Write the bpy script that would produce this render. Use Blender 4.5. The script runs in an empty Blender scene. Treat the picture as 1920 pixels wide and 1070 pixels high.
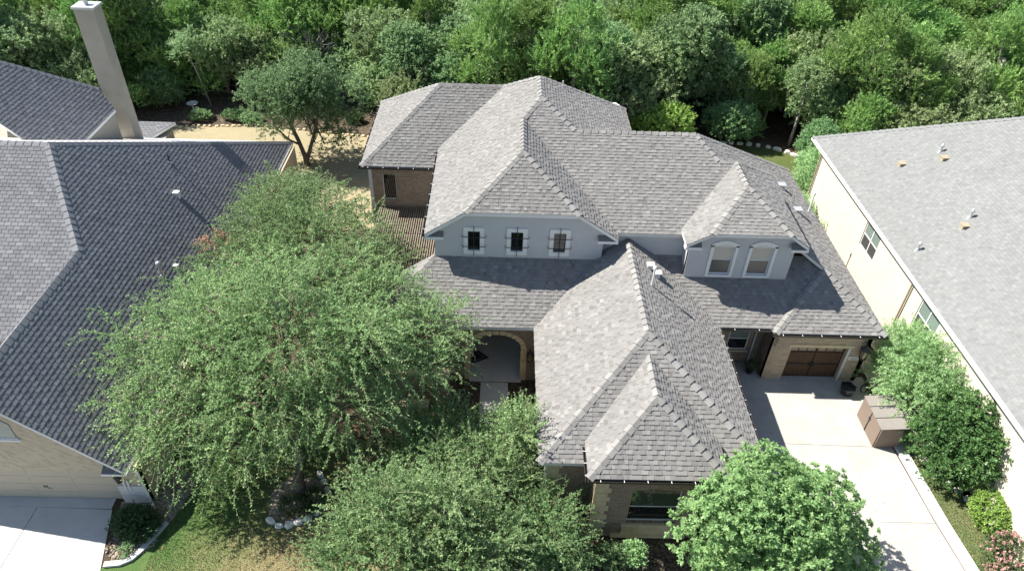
import bpy, math, random
import numpy as np
from mathutils import Vector, Matrix

# ------------------------------------------------------------------ camera, sky, sun, exposure
scene = bpy.context.scene
COL = scene.collection
cam_data = bpy.data.cameras.new('camera'); cam = bpy.data.objects.new('camera', cam_data); COL.objects.link(cam)
F_PX, PITCH, ROLL, YAW, CAM_H = 1341.878, math.radians(38.92726), math.radians(2.32974), math.radians(1.44431), 25.0
fwd = Vector((math.sin(YAW)*math.cos(PITCH), math.cos(YAW)*math.cos(PITCH), -math.sin(PITCH)))
rt = Vector((math.cos(YAW), -math.sin(YAW), 0.0)); up = rt.cross(fwd)
rt2 = rt*math.cos(ROLL) + up*math.sin(ROLL); up2 = -rt*math.sin(ROLL) + up*math.cos(ROLL)
M = Matrix((rt2, up2, -fwd)).transposed().to_4x4(); M.translation = (0, 0, CAM_H)
cam.matrix_world = M
cam_data.sensor_fit = 'HORIZONTAL'; cam_data.sensor_width = 36.0
cam_data.lens = F_PX/1920.0*36.0
cam_data.clip_start = 0.1; cam_data.clip_end = 3000
scene.camera = cam
CAMP = np.array([0, 0, CAM_H])

SUN_D = Vector((0.82, -0.29, -1.0)).normalized()          # the way the light travels
world = bpy.data.worlds.new('World'); scene.world = world; world.use_nodes = True
nt = world.node_tree
sky = nt.nodes.new('ShaderNodeTexSky'); sky.sky_type = 'NISHITA'; sky.sun_disc = False
sky.sun_elevation = math.asin(-SUN_D.z); sky.sun_rotation = math.atan2(-SUN_D.x, -SUN_D.y)
sky.air_density = 1.0; sky.dust_density = 0.6; sky.ozone_density = 1.2
bg = nt.nodes['Background']; bg.inputs['Strength'].default_value = 0.072
nt.links.new(sky.outputs[0], bg.inputs['Color'])
sun_data = bpy.data.lights.new('sun', 'SUN'); sun_data.energy = 5.0; sun_data.angle = math.radians(0.53)
sun_data.color = (1.0, 0.955, 0.88)
sun = bpy.data.objects.new('sun', sun_data); COL.objects.link(sun)
sun.rotation_euler = SUN_D.to_track_quat('-Z', 'Y').to_euler()
sun.location = (-40, 25, 60)
vs = scene.view_settings
vs.view_transform = 'Standard'; vs.look = 'None'; vs.exposure = 1.2; vs.gamma = 1.0; vs.use_curve_mapping = False
scene.cycles.max_bounces = 6; scene.cycles.diffuse_bounces = 4; scene.cycles.transmission_bounces = 4
scene.cycles.transparent_max_bounces = 8

rnd = random.Random(7)
NPR = np.random.default_rng(11)

# ------------------------------------------------------------------ object helpers
def tag(o, label=None, cat=None, group=None, kind=None):
    if label: o['label'] = label
    if cat: o['category'] = cat
    if group: o['group'] = group
    if kind: o['kind'] = kind
    return o

def empty(name, loc=(0, 0, 0), label=None, cat=None, group=None, parent=None):
    o = bpy.data.objects.new(name, None); COL.objects.link(o); o.location = loc
    o.empty_display_size = 0.3
    if parent: o.parent = parent
    return tag(o, label, cat, group)

def link(name, me, mat=None, parent=None, loc=None, kind=None):
    o = bpy.data.objects.new(name, me); COL.objects.link(o)
    if mat is not None and len(me.materials) == 0: me.materials.append(mat)
    if parent is not None:
        o.parent = parent
        if loc is None:      # geometry is written in world coordinates
            po = Vector((0, 0, 0)); q = parent
            while q is not None:
                po += q.location; q = q.parent
            o.location = -po
        else:
            o.location = loc
    elif loc is not None:
        o.location = loc
    if kind: o['kind'] = kind
    return o

class MB:
    """collects polygons of ONE mesh"""
    def __init__(s):
        s.v = []; s.f = []; s.t = []
    def poly(s, pts, tone=0.5):
        b = len(s.v); s.v += [tuple(p) for p in pts]; s.f.append(tuple(range(b, b+len(pts)))); s.t.append(tone); return s
    def mesh8(s, c, tone=0.5):
        b = len(s.v); s.v += [tuple(p) for p in c]
        for q in ((0,3,2,1),(4,5,6,7),(0,1,5,4),(1,2,6,5),(2,3,7,6),(3,0,4,7)):
            s.f.append(tuple(b+i for i in q)); s.t.append(tone)
        return s
    def box(s, x0, x1, y0, y1, z0, z1, tone=0.5):
        return s.mesh8([(x0,y0,z0),(x1,y0,z0),(x1,y1,z0),(x0,y1,z0),(x0,y0,z1),(x1,y0,z1),(x1,y1,z1),(x0,y1,z1)], tone)
    def fbox(s, fr, a0, a1, o0, o1, z0, z1, tone=0.5):
        c = [fr.p(a0,o1,z0), fr.p(a1,o1,z0), fr.p(a1,o0,z0), fr.p(a0,o0,z0), fr.p(a0,o1,z1), fr.p(a1,o1,z1), fr.p(a1,o0,z1), fr.p(a0,o0,z1)]
        return s.mesh8(c, tone)
    def prism(s, pts, vec, tone=0.5):
        """closed solid: polygon pts swept by vec"""
        vec = Vector(vec); P = [Vector(p) for p in pts]; Q = [p+vec for p in P]; b = len(s.v); n = len(P)
        s.v += [tuple(p) for p in P+Q]
        s.f.append(tuple(range(b, b+n))); s.f.append(tuple(range(b+2*n-1, b+n-1, -1))); s.t += [tone, tone]
        for i in range(n):
            j = (i+1) % n
            s.f.append((b+j, b+i, b+n+i, b+n+j)); s.t.append(tone)
        return s
    def beam(s, p, q, w, h=None, upv=(0,0,1), tone=0.5):
        p = Vector(p); q = Vector(q); h = h or w; d = (q-p).normalized(); u = Vector(upv)
        if abs(d.dot(u)) > 0.98: u = Vector((0,1,0))
        r = d.cross(u).normalized(); u = r.cross(d)
        c = []
        for e in (p, q):
            c += [e-r*w/2-u*h/2, e+r*w/2-u*h/2, e+r*w/2+u*h/2, e-r*w/2+u*h/2]
        return s.mesh8(c, tone)
    def tube(s, pts, rad, n=7, tone=0.5, cap=True):
        pts = [Vector(p) for p in pts]
        if not hasattr(rad, '__len__'): rad = [rad]*len(pts)
        b = len(s.v); k = len(pts)
        for i, p in enumerate(pts):
            d = (pts[min(i+1,k-1)] - pts[max(i-1,0)]).normalized()
            u = Vector((0,0,1)) if abs(d.z) < 0.9 else Vector((1,0,0))
            r = d.cross(u).normalized(); w = r.cross(d)
            for j in range(n):
                a = 2*math.pi*j/n
                s.v.append(tuple(p + (r*math.cos(a)+w*math.sin(a))*rad[i]))
        for i in range(k-1):
            for j in range(n):
                j2 = (j+1) % n
                s.f.append((b+i*n+j, b+i*n+j2, b+(i+1)*n+j2, b+(i+1)*n+j)); s.t.append(tone)
        if cap:
            s.f.append(tuple(b+j for j in range(n))[::-1]); s.f.append(tuple(b+(k-1)*n+j for j in range(n))); s.t += [tone, tone]
        return s
    def lathe(s, c, prof, n=16, tone=0.5):
        c = Vector(c); b = len(s.v); k = len(prof)
        for r, z in prof:
            for j in range(n):
                a = 2*math.pi*j/n; s.v.append((c.x+r*math.cos(a), c.y+r*math.sin(a), c.z+z))
        for i in range(k-1):
            for j in range(n):
                j2 = (j+1) % n
                s.f.append((b+i*n+j, b+i*n+j2, b+(i+1)*n+j2, b+(i+1)*n+j)); s.t.append(tone)
        s.f.append(tuple(b+j for j in range(n))[::-1]); s.f.append(tuple(b+(k-1)*n+j for j in range(n))); s.t += [tone, tone]
        return s
    def mesh(s, name, smooth=False):
        me = bpy.data.meshes.new(name); me.from_pydata(s.v, [], s.f)
        at = me.attributes.new('tone', 'FLOAT', 'FACE'); at.data.foreach_set('value', np.array(s.t, dtype=np.float32))
        if smooth: me.polygons.foreach_set('use_smooth', [True]*len(me.polygons))
        me.update(); return me
    def build(s, name, mat, parent=None, smooth=False, kind=None):
        return link(name, s.mesh(name, smooth), mat, parent, kind=kind)

class Frame:
    """wall frame: a along A->B, o outwards (to the right of A->B), z up"""
    def __init__(s, A, B):
        s.A = Vector((A[0], A[1], 0)); s.d = Vector((B[0]-A[0], B[1]-A[1], 0)); s.L = s.d.length; s.d.normalize()
        s.n = Vector((s.d.y, -s.d.x, 0))
    def p(s, a, o, z):
        q = s.A + s.d*a + s.n*o; return (q.x, q.y, z)

# ------------------------------------------------------------------ materials
def lin(c):
    return tuple(((x/12.92) if x <= 0.04045 else ((x+0.055)/1.055)**2.4) for x in c)
class NT:
    def __init__(s, name):
        s.m = bpy.data.materials.new(name); s.m.use_nodes = True; s.t = s.m.node_tree
        s.b = s.t.nodes['Principled BSDF']; s.out = s.t.nodes['Material Output']
    def n(s, typ, **kw):
        x = s.t.nodes.new(typ)
        for k, v in kw.items(): setattr(x, k, v)
        return x
    def l(s, a, b): s.t.links.new(a, b)
    def coord(s): return s.n('ShaderNodeTexCoord').outputs['Object']
    def pos(s): return s.n('ShaderNodeNewGeometry').outputs['Position']
    def noise(s, scale, vec=None, detail=4, rough=0.55):
        x = s.n('ShaderNodeTexNoise'); x.inputs['Scale'].default_value = scale; x.inputs['Detail'].default_value = detail; x.inputs['Roughness'].default_value = rough
        s.l(vec if vec is not None else s.pos(), x.inputs['Vector']); return x.outputs['Fac']
    def ramp(s, fac, stops):
        x = s.n('ShaderNodeValToRGB'); r = x.color_ramp
        while len(r.elements) > 1: r.elements.remove(r.elements[-1])
        r.elements[0].position = stops[0][0]; r.elements[0].color = (*stops[0][1], 1)
        for p, c in stops[1:]:
            e = r.elements.new(p); e.color = (*c, 1)
        s.l(fac, x.inputs['Fac']); return x.outputs['Color']
    def mix(s, fac, a, b, mode='MIX'):
        x = s.n('ShaderNodeMix', data_type='RGBA', blend_type=mode)
        if isinstance(fac, (int, float)): x.inputs[0].default_value = fac
        else: s.l(fac, x.inputs[0])
        for i, c in ((6, a), (7, b)):
            if isinstance(c, tuple): x.inputs[i].default_value = (*c[:3], 1)
            else: s.l(c, x.inputs[i])
        return x.outputs[2]
    def math(s, op, a, b=None, c=None, clamp=False):
        x = s.n('ShaderNodeMath', operation=op); x.use_clamp = clamp
        for i, v in enumerate((a, b, c)):
            if v is None: continue
            if isinstance(v, (int, float)): x.inputs[i].default_value = v
            else: s.l(v, x.inputs[i])
        return x.outputs[0]
    def bump(s, h, strength=0.4, dist=0.02):
        x = s.n('ShaderNodeBump'); x.inputs['Strength'].default_value = strength; x.inputs['Distance'].default_value = dist
        s.l(h, x.inputs['Height']); s.l(x.outputs[0], s.b.inputs['Normal'])
    def col(s, c):
        if isinstance(c, tuple): s.b.inputs['Base Color'].default_value = (*c[:3], 1)
        else: s.l(c, s.b.inputs['Base Color'])
    def set(s, rough=0.8, spec=0.3, metal=0.0):
        s.b.inputs['Roughness'].default_value = rough; s.b.inputs['Specular IOR Level'].default_value = spec; s.b.inputs['Metallic'].default_value = metal
        return s.m

MAT = {}
def plain(name, c, rough=0.7, var=0.12, scale=6.0, spec=0.3, bump=0.0, metal=0.0, fine=60.0):
    t = NT(name); a = tuple(x*(1-var) for x in c); b = tuple(min(1, x*(1+var)) for x in c)
    f = t.noise(scale, detail=6); g = t.noise(fine, detail=2)
    h = t.math('MULTIPLY_ADD', g, 0.4, t.math('MULTIPLY', f, 0.6))
    t.col(t.ramp(h, [(0.3, a), (0.7, b)]))
    if bump: t.bump(h, bump, 0.01)
    MAT[name] = t.set(rough, spec, metal); return MAT[name]

def shingle_mat(name, stops, dirt):
    t = NT(name)
    at = t.n('ShaderNodeAttribute'); at.attribute_name = 'tone'
    base = t.ramp(at.outputs['Fac'], stops)
    grain = t.noise(140.0, detail=2); big = t.noise(0.55, detail=5)
    c = t.mix(t.math('MULTIPLY', t.math('SUBTRACT', grain, 0.35, clamp=True), 0.9), base, (0.62, 0.61, 0.60), 'MULTIPLY')
    c = t.mix(t.ramp(big, [(0.42, (0, 0, 0)), (0.72, (0.55, 0.55, 0.55))]), c, dirt, 'MULTIPLY')
    t.col(c); t.bump(grain, 0.5, 0.004)
    if 'Diffuse Roughness' in t.b.inputs: t.b.inputs['Diffuse Roughness'].default_value = 0.4
    MAT[name] = t.set(0.92, 0.15); return MAT[name]
# weathered blend of greys and tans on the main house; charcoal on the left one; pale grey on the right one
shingle_mat('shingle_main', [(0.0, (0.186, 0.179, 0.172)), (0.25, (0.222, 0.215, 0.206)), (0.5, (0.248, 0.240, 0.230)), (0.75, (0.274, 0.266, 0.253)), (1.0, (0.318, 0.310, 0.295))], (0.82, 0.812, 0.80))
shingle_mat('shingle_left', [(0.0, (0.185, 0.187, 0.197)), (0.5, (0.228, 0.230, 0.240)), (1.0, (0.285, 0.287, 0.295))], (0.86, 0.86, 0.87))
shingle_mat('shingle_right', [(0.0, (0.200, 0.205, 0.200)), (0.5, (0.232, 0.237, 0.232)), (1.0, (0.268, 0.273, 0.266))], (0.88, 0.88, 0.88))

def brick_mat(name, c1, c2, mortar, bw=0.22, bh=0.075, rough=0.9, herring=False, mott=0.35, bias=0.0):
    t = NT(name)
    geo = t.n('ShaderNodeNewGeometry'); sp = t.n('ShaderNodeSeparateXYZ'); t.l(geo.outputs['Position'], sp.inputs[0])
    sn = t.n('ShaderNodeSeparateXYZ'); t.l(geo.outputs['True Normal'], sn.inputs[0])
    side = t.math('GREATER_THAN', t.math('ABSOLUTE', sn.outputs[0]), 0.6)
    a = t.math('ADD', t.math('MULTIPLY', sp.outputs[0], t.math('SUBTRACT', 1.0, side)), t.math('MULTIPLY', sp.outputs[1], side))
    cb = t.n('ShaderNodeCombineXYZ'); t.l(a, cb.inputs[0]); t.l(sp.outputs[2], cb.inputs[1])
    vec = cb.outputs[0]
    if herring:
        mp = t.n('ShaderNodeMapping'); mp.inputs['Rotation'].default_value = (0, 0, math.radians(38)); t.l(vec, mp.inputs[0]); vec = mp.outputs[0]
    br = t.n('ShaderNodeTexBrick'); t.l(vec, br.inputs['Vector'])
    br.inputs['Color1'].default_value = (*c1, 1); br.inputs['Color2'].default_value = (*c2, 1); br.inputs['Mortar'].default_value = (*mortar, 1)
    br.inputs['Scale'].default_value = 1.0; br.inputs['Mortar Size'].default_value = 0.007; br.inputs['Brick Width'].default_value = bw; br.inputs['Row Height'].default_value = bh
    br.inputs['Mortar Smooth'].default_value = 0.2; br.inputs['Bias'].default_value = bias
    n1 = t.noise(7.0, detail=5); n2 = t.noise(1.1, detail=3)
    c = t.mix(t.math('MULTIPLY', n1, mott), br.outputs['Color'], (0.35, 0.30, 0.26), 'MULTIPLY')
    c = t.mix(t.math('MULTIPLY', n2, 0.35), c, (0.75, 0.72, 0.70), 'MULTIPLY')
    t.col(c)
    inv = t.math('SUBTRACT', 1.0, br.outputs['Fac'])
    t.bump(t.math('MULTIPLY_ADD', n1, 0.3, inv), 0.6, 0.012)
    MAT[name] = t.set(rough, 0.2); return MAT[name]
brick_mat('brick_brown', (0.37, 0.285, 0.205), (0.235, 0.170, 0.120), (0.52, 0.47, 0.40))
brick_mat('brick_tan', (0.58, 0.475, 0.335), (0.45, 0.355, 0.25), (0.62, 0.55, 0.44), bw=0.36, bh=0.13)
brick_mat('brick_cream', (0.62, 0.54, 0.40), (0.36, 0.29, 0.20), (0.62, 0.56, 0.45), bw=0.26, bh=0.09, mott=0.25, bias=-0.55)
brick_mat('brick_herring', (0.62, 0.54, 0.40), (0.36, 0.29, 0.20), (0.62, 0.56, 0.45), bw=0.26, bh=0.09, herring=True, mott=0.25, bias=-0.5)

plain('stucco_grey', (0.50, 0.50, 0.505), 0.95, 0.05, 2.0, 0.15, 0.5)
plain('stucco_cream', (0.54, 0.495, 0.41), 0.95, 0.07, 0.9, 0.15, 0.35)
plain('stucco_tan', (0.315, 0.290, 0.245), 0.95, 0.13, 1.6, 0.15, 0.4)
plain('limestone', (0.60, 0.49, 0.31), 0.9, 0.22, 5.0, 0.2, 0.6)
plain('pale_stone', (0.66, 0.63, 0.57), 0.9, 0.15, 4.0, 0.2, 0.6)
plain('cut_stone', (0.60, 0.58, 0.55), 0.9, 0.12, 3.0, 0.2, 0.3)
plain('trim_white', (0.72, 0.715, 0.69), 0.55, 0.03, 3.0, 0.4)
plain('trim_grey', (0.62, 0.61, 0.585), 0.6, 0.04, 3.0, 0.35)
plain('bronze', (0.045, 0.038, 0.032), 0.45, 0.2, 4.0, 0.5)
plain('iron', (0.022, 0.022, 0.024), 0.6, 0.2, 8.0, 0.4)
plain('galvanised', (0.55, 0.56, 0.57), 0.4, 0.1, 5.0, 0.5, metal=0.5)
plain('pvc', (0.66, 0.66, 0.64), 0.5, 0.05, 5.0, 0.4)
plain('vent_tan', (0.34, 0.28, 0.20), 0.7, 0.1, 5.0, 0.3)
plain('garage_beige', (0.50, 0.435, 0.335), 0.7, 0.03, 1.5, 0.25)
plain('resin_brown', (0.190, 0.145, 0.115), 0.6, 0.1, 9.0, 0.35, 0.3)
plain('resin_lid', (0.225, 0.205, 0.185), 0.55, 0.08, 5.0, 0.4, 0.2)
plain('blind_cloth', (0.55, 0.50, 0.42), 0.9, 0.05, 5.0, 0.1)
plain('bark_grey', (0.15, 0.125, 0.10), 0.95, 0.35, 9.0, 0.1, 0.9)
plain('bark_dead', (0.34, 0.31, 0.29), 0.95, 0.25, 9.0, 0.1, 0.5)
plain('twig', (0.26, 0.29, 0.16), 0.8, 0.2, 9.0, 0.15)
plain('black_plastic', (0.018, 0.020, 0.026), 0.4, 0.2, 6.0, 0.5)
plain('dark_soil_and_shade', (0.05, 0.038, 0.028), 1.0, 0.4, 6.0, 0.1, 0.6)
plain('pergola_wood', (0.19, 0.16, 0.125), 0.85, 0.3, 3.0, 0.2, 0.3)
plain('rug', (0.045, 0.045, 0.043), 1.0, 0.3, 20.0, 0.1)
plain('sign_grey', (0.18, 0.18, 0.20), 0.6, 0.05)
plain('copper', (0.16, 0.10, 0.055), 0.4, 0.3, 8.0, 0.5, metal=0.6)
plain('green_paint', (0.05, 0.12, 0.06), 0.6, 0.2)

def wood_mat(name, c1, c2):
    t = NT(name); m = t.n('ShaderNodeMapping'); m.inputs['Scale'].default_value = (14, 14, 1.1); t.l(t.pos(), m.inputs[0])
    f = t.noise(2.0, m.outputs[0], 6, 0.65)
    t.col(t.ramp(f, [(0.3, c1), (0.7, c2)])); t.bump(f, 0.3, 0.006)
    MAT[name] = t.set(0.62, 0.3)
wood_mat('door_wood', (0.060, 0.034, 0.020), (0.135, 0.078, 0.045))
wood_mat('door_band', (0.030, 0.018, 0.012), (0.055, 0.032, 0.020))

def glass_mat(name, c, rough=0.04):
    t = NT(name); t.col(c); MAT[name] = t.set(rough, 0.8); t.b.inputs['IOR'].default_value = 1.5
glass_mat('glass_dark', (0.012, 0.014, 0.014)); glass_mat('glass_screen', (0.06, 0.062, 0.062), 0.25)
glass_mat('glass_green', (0.16, 0.21, 0.19), 0.06); glass_mat('glass_amber', (0.26, 0.20, 0.11), 0.15)
glass_mat('glass_bay_reflection', (0.05, 0.075, 0.05)); glass_mat('glass_garage', (0.22, 0.18, 0.12), 0.3)  # bay glass: green reflection painted into the pane colour

def concrete(name, a, b, stain):
    t = NT(name); f = t.noise(0.5, detail=7, rough=0.6); g = t.noise(45.0, detail=3); sgn = t.noise(2.3, detail=6, rough=0.7)
    c = t.ramp(f, [(0.35, a), (0.65, b)])
    c = t.mix(t.ramp(sgn, [(0.48, (0, 0, 0)), (0.72, (0.4, 0.4, 0.4))]), c, stain, 'MULTIPLY')
    c = t.mix(t.math('MULTIPLY', g, 0.25), c, (0.7, 0.7, 0.7), 'MULTIPLY')
    t.col(c); t.bump(g, 0.25, 0.004); MAT[name] = t.set(0.9, 0.2)
concrete('concrete', (0.375, 0.36, 0.325), (0.45, 0.435, 0.40), (0.68, 0.66, 0.62))
concrete('concrete_white', (0.44, 0.44, 0.425), (0.52, 0.52, 0.505), (0.88, 0.88, 0.88))
concrete('concrete_walk', (0.50, 0.48, 0.44), (0.58, 0.56, 0.52), (0.8, 0.78, 0.75))

concrete('porch_stone', (0.62, 0.60, 0.56), (0.72, 0.70, 0.66), (0.85, 0.84, 0.82))
def ground_mat():
    t = NT('forest_floor'); f = t.noise(0.25, detail=8, rough=0.65); g = t.noise(9.0, detail=5); r = t.noise(0.9, detail=4)
    c = t.ramp(f, [(0.3, (0.050, 0.038, 0.026)), (0.55, (0.115, 0.085, 0.058)), (0.75, (0.20, 0.15, 0.10))])
    c = t.mix(t.ramp(r, [(0.55, (0, 0, 0)), (0.68, (0.6, 0.6, 0.6))]), c, (0.15, 0.10, 0.07))
    c = t.mix(t.math('MULTIPLY', g, 0.6), c, (0.5, 0.48, 0.46), 'MULTIPLY')
    t.col(c); t.bump(g, 0.8, 0.05); MAT['forest_floor'] = t.set(1.0, 0.1)
ground_mat()
def lawn_mat(name, green, green2, dry, dry2, bias, gx=0.0, gy=0.0, x0=0.0, y0=0.0):
    t = NT(name); sp = t.n('ShaderNodeSeparateXYZ'); t.l(t.pos(), sp.inputs[0])
    patch = t.noise(0.45, detail=6, rough=0.6); fine = t.noise(22.0, detail=4); mid = t.noise(3.0, detail=5)
    g = t.math('ADD', t.math('MULTIPLY', t.math('SUBTRACT', sp.outputs[0], x0), gx), t.math('MULTIPLY', t.math('SUBTRACT', sp.outputs[1], y0), gy))
    k = t.math('ADD', t.math('ADD', t.math('MULTIPLY_ADD', patch, 1.3, -0.65), g), t.math('MULTIPLY_ADD', mid, 0.5, -0.25))
    k = t.math('ADD', k, bias, clamp=True)
    a = t.ramp(fine, [(0.3, green), (0.7, green2)]); b = t.ramp(fine, [(0.3, dry), (0.7, dry2)])
    t.col(t.mix(k, a, b)); t.bump(fine, 0.7, 0.03); MAT[name] = t.set(1.0, 0.1)
lawn_mat('lawn_front', (0.055, 0.105, 0.030), (0.095, 0.150, 0.048), (0.20, 0.16, 0.082), (0.29, 0.24, 0.135), 0.5, 0.14, -0.10, -9.6, 15.2)
lawn_mat('lawn_dry', (0.22, 0.195, 0.115), (0.28, 0.245, 0.15), (0.33, 0.275, 0.175), (0.40, 0.34, 0.225), 0.55)
lawn_mat('lawn_side', (0.085, 0.120, 0.042), (0.14, 0.175, 0.07), (0.24, 0.185, 0.11), (0.33, 0.26, 0.16), 0.2)
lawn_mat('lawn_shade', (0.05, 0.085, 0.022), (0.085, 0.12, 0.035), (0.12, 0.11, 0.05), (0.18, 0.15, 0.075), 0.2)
def mulch(name, a, b, c3):
    t = NT(name); v = t.n('ShaderNodeTexVoronoi'); v.inputs['Scale'].default_value = 14.0; t.l(t.pos(), v.inputs['Vector'])
    f = t.noise(1.2, detail=5); sp = t.n('ShaderNodeSeparateColor'); t.l(v.outputs['Color'], sp.inputs[0])
    c = t.ramp(sp.outputs[0], [(0.1, a), (0.6, b), (1.0, c3)]); c = t.mix(t.math('MULTIPLY', f, 0.6), c, (0.5, 0.46, 0.42), 'MULTIPLY')
    t.col(c); t.bump(v.outputs['Distance'], 0.8, 0.04); MAT[name] = t.set(1.0, 0.1)
mulch('mulch', (0.06, 0.046, 0.034), (0.12, 0.093, 0.068), (0.25, 0.20, 0.15))
mulch('gravel_bed', (0.20, 0.16, 0.12), (0.33, 0.28, 0.22), (0.48, 0.43, 0.36))
mulch('limestone_gravel', (0.48, 0.45, 0.40), (0.58, 0.55, 0.50), (0.68, 0.65, 0.60))

def leaf_mat(name, dark, midc, light, trans=0.25, hue=0.03, rough=0.5):
    t = NT(name)
    at = t.n('ShaderNodeAttribute'); at.attribute_name = 'tone'; oi = t.n('ShaderNodeObjectInfo')
    c = t.ramp(at.outputs['Fac'], [(0.0, dark), (0.55, midc), (1.0, light)])
    hs = t.n('ShaderNodeHueSaturation'); t.l(c, hs.inputs['Color']); hs.inputs['Saturation'].default_value = 0.93
    t.l(t.math('MULTIPLY_ADD', oi.outputs['Random'], hue, 0.5-hue/2), hs.inputs['Hue'])
    t.l(t.math('MULTIPLY_ADD', oi.outputs['Random'], 0.38, 0.90), hs.inputs['Value'])
    t.col(hs.outputs[0]); t.set(rough, 0.2)
    tr = t.n('ShaderNodeBsdfTranslucent'); t.l(hs.outputs[0], tr.inputs['Color'])
    mx = t.n('ShaderNodeMixShader'); mx.inputs[0].default_value = trans
    t.l(t.b.outputs[0], mx.inputs[1]); t.l(tr.outputs[0], mx.inputs[2]); t.l(mx.outputs[0], t.out.inputs['Surface'])
    MAT[name] = t.m
leaf_mat('leaf_elm', (0.125, 0.235, 0.081), (0.209, 0.346, 0.127), (0.366, 0.523, 0.210), 0.43, 0.01)
leaf_mat('leaf_front', (0.099, 0.198, 0.066), (0.169, 0.299, 0.106), (0.311, 0.463, 0.179), 0.40, 0.01)
leaf_mat('leaf_bright', (0.164, 0.307, 0.104), (0.270, 0.459, 0.169), (0.412, 0.633, 0.264), 0.47, 0.01)
leaf_mat('leaf_liveoak', (0.080, 0.142, 0.057), (0.145, 0.226, 0.093), (0.251, 0.349, 0.150), 0.35, 0.02)
leaf_mat('leaf_greyoak', (0.153, 0.235, 0.095), (0.252, 0.358, 0.148), (0.385, 0.504, 0.216), 0.35, 0.03)
leaf_mat('leaf_juniper', (0.103, 0.213, 0.054), (0.197, 0.340, 0.085), (0.353, 0.514, 0.143), 0.33, 0.025)
leaf_mat('leaf_ash', (0.114, 0.211, 0.081), (0.194, 0.324, 0.132), (0.325, 0.461, 0.214), 0.45, 0.03)
leaf_mat('leaf_pale', (0.220, 0.376, 0.151), (0.354, 0.561, 0.243), (0.539, 0.796, 0.386), 0.45, 0.01)
leaf_mat('leaf_gloss', (0.044, 0.116, 0.030), (0.088, 0.189, 0.053), (0.178, 0.312, 0.095), 0.30, 0.01, 0.3)
leaf_mat('leaf_lime', (0.177, 0.305, 0.053), (0.280, 0.438, 0.084), (0.399, 0.561, 0.128), 0.45, 0.01)
leaf_mat('leaf_pink', (0.32, 0.15, 0.14), (0.46, 0.25, 0.23), (0.60, 0.38, 0.35), 0.3, 0.01)
leaf_mat('leaf_dead', (0.22, 0.11, 0.065), (0.32, 0.175, 0.11), (0.42, 0.26, 0.17), 0.2, 0.01)
leaf_mat('leaf_grass', (0.06, 0.105, 0.030), (0.11, 0.158, 0.055), (0.27, 0.23, 0.11), 0.2, 0.0)
leaf_mat('leaf_shrub', (0.047, 0.089, 0.031), (0.088, 0.144, 0.052), (0.162, 0.237, 0.096), 0.35, 0.02)

# ------------------------------------------------------------------ roofing: decks, single shingles, caps, gutters
def basis(pts):
    P = [Vector(p) for p in pts]; n = Vector((0, 0, 0))
    for i in range(len(P)):
        n += P[i].cross(P[(i+1) % len(P)])
    n.normalize()
    if n.z < 0: n = -n
    v = (Vector((0, 0, 1)) - n*n.z).normalized(); h = v.cross(n)
    return h, v, n

def clip_rect(poly, a0, a1, b0, b1):
    for ax, lim, sgn in ((0, a0, 1), (0, a1, -1), (1, b0, 1), (1, b1, -1)):
        out = []; m = len(poly)
        if m < 3: return []
        for i in range(m):
            p = poly[i]; q = poly[(i+1) % m]; dp = (p[ax]-lim)*sgn; dq = (q[ax]-lim)*sgn
            if dp >= 0: out.append(p)
            if (dp >= 0) != (dq >= 0):
                t = dp/(dp-dq); out.append((p[0]+(q[0]-p[0])*t, p[1]+(q[1]-p[1])*t))
        poly = out
    return poly
def area(p):
    return 0.5*sum(p[i][0]*p[(i+1) % len(p)][1]-p[(i+1) % len(p)][0]*p[i][1] for i in range(len(p)))

STYLES = {
    'main':  dict(expo=0.178, widths=(0.13, 0.17, 0.21, 0.25), th=(0.016, 0.032), gap=0.0, mat='shingle_main'),
    'left':  dict(expo=0.195, widths=(0.31,), th=(0.017, 0.021), gap=0.022, mat='shingle_left'),
    'right': dict(expo=0.155, widths=(0.16, 0.22), th=(0.012, 0.020), gap=0.0, mat='shingle_right'),
}
def tab_solid(poly, b0, expo, th):
    """vertices (a, b, n) and faces of one shingle tab lying on its roof plane"""
    n = len(poly); top = [(a, b, th*(1-0.82*max(0, min(1, (b-b0)/expo)))+0.004) for a, b in poly]
    bot = [(a, b, -0.012) for a, b in poly]
    f = [tuple(range(n))] + [((i+1) % n, i, n+i, n+(i+1) % n) for i in range(n)]
    return top+bot, f

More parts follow.
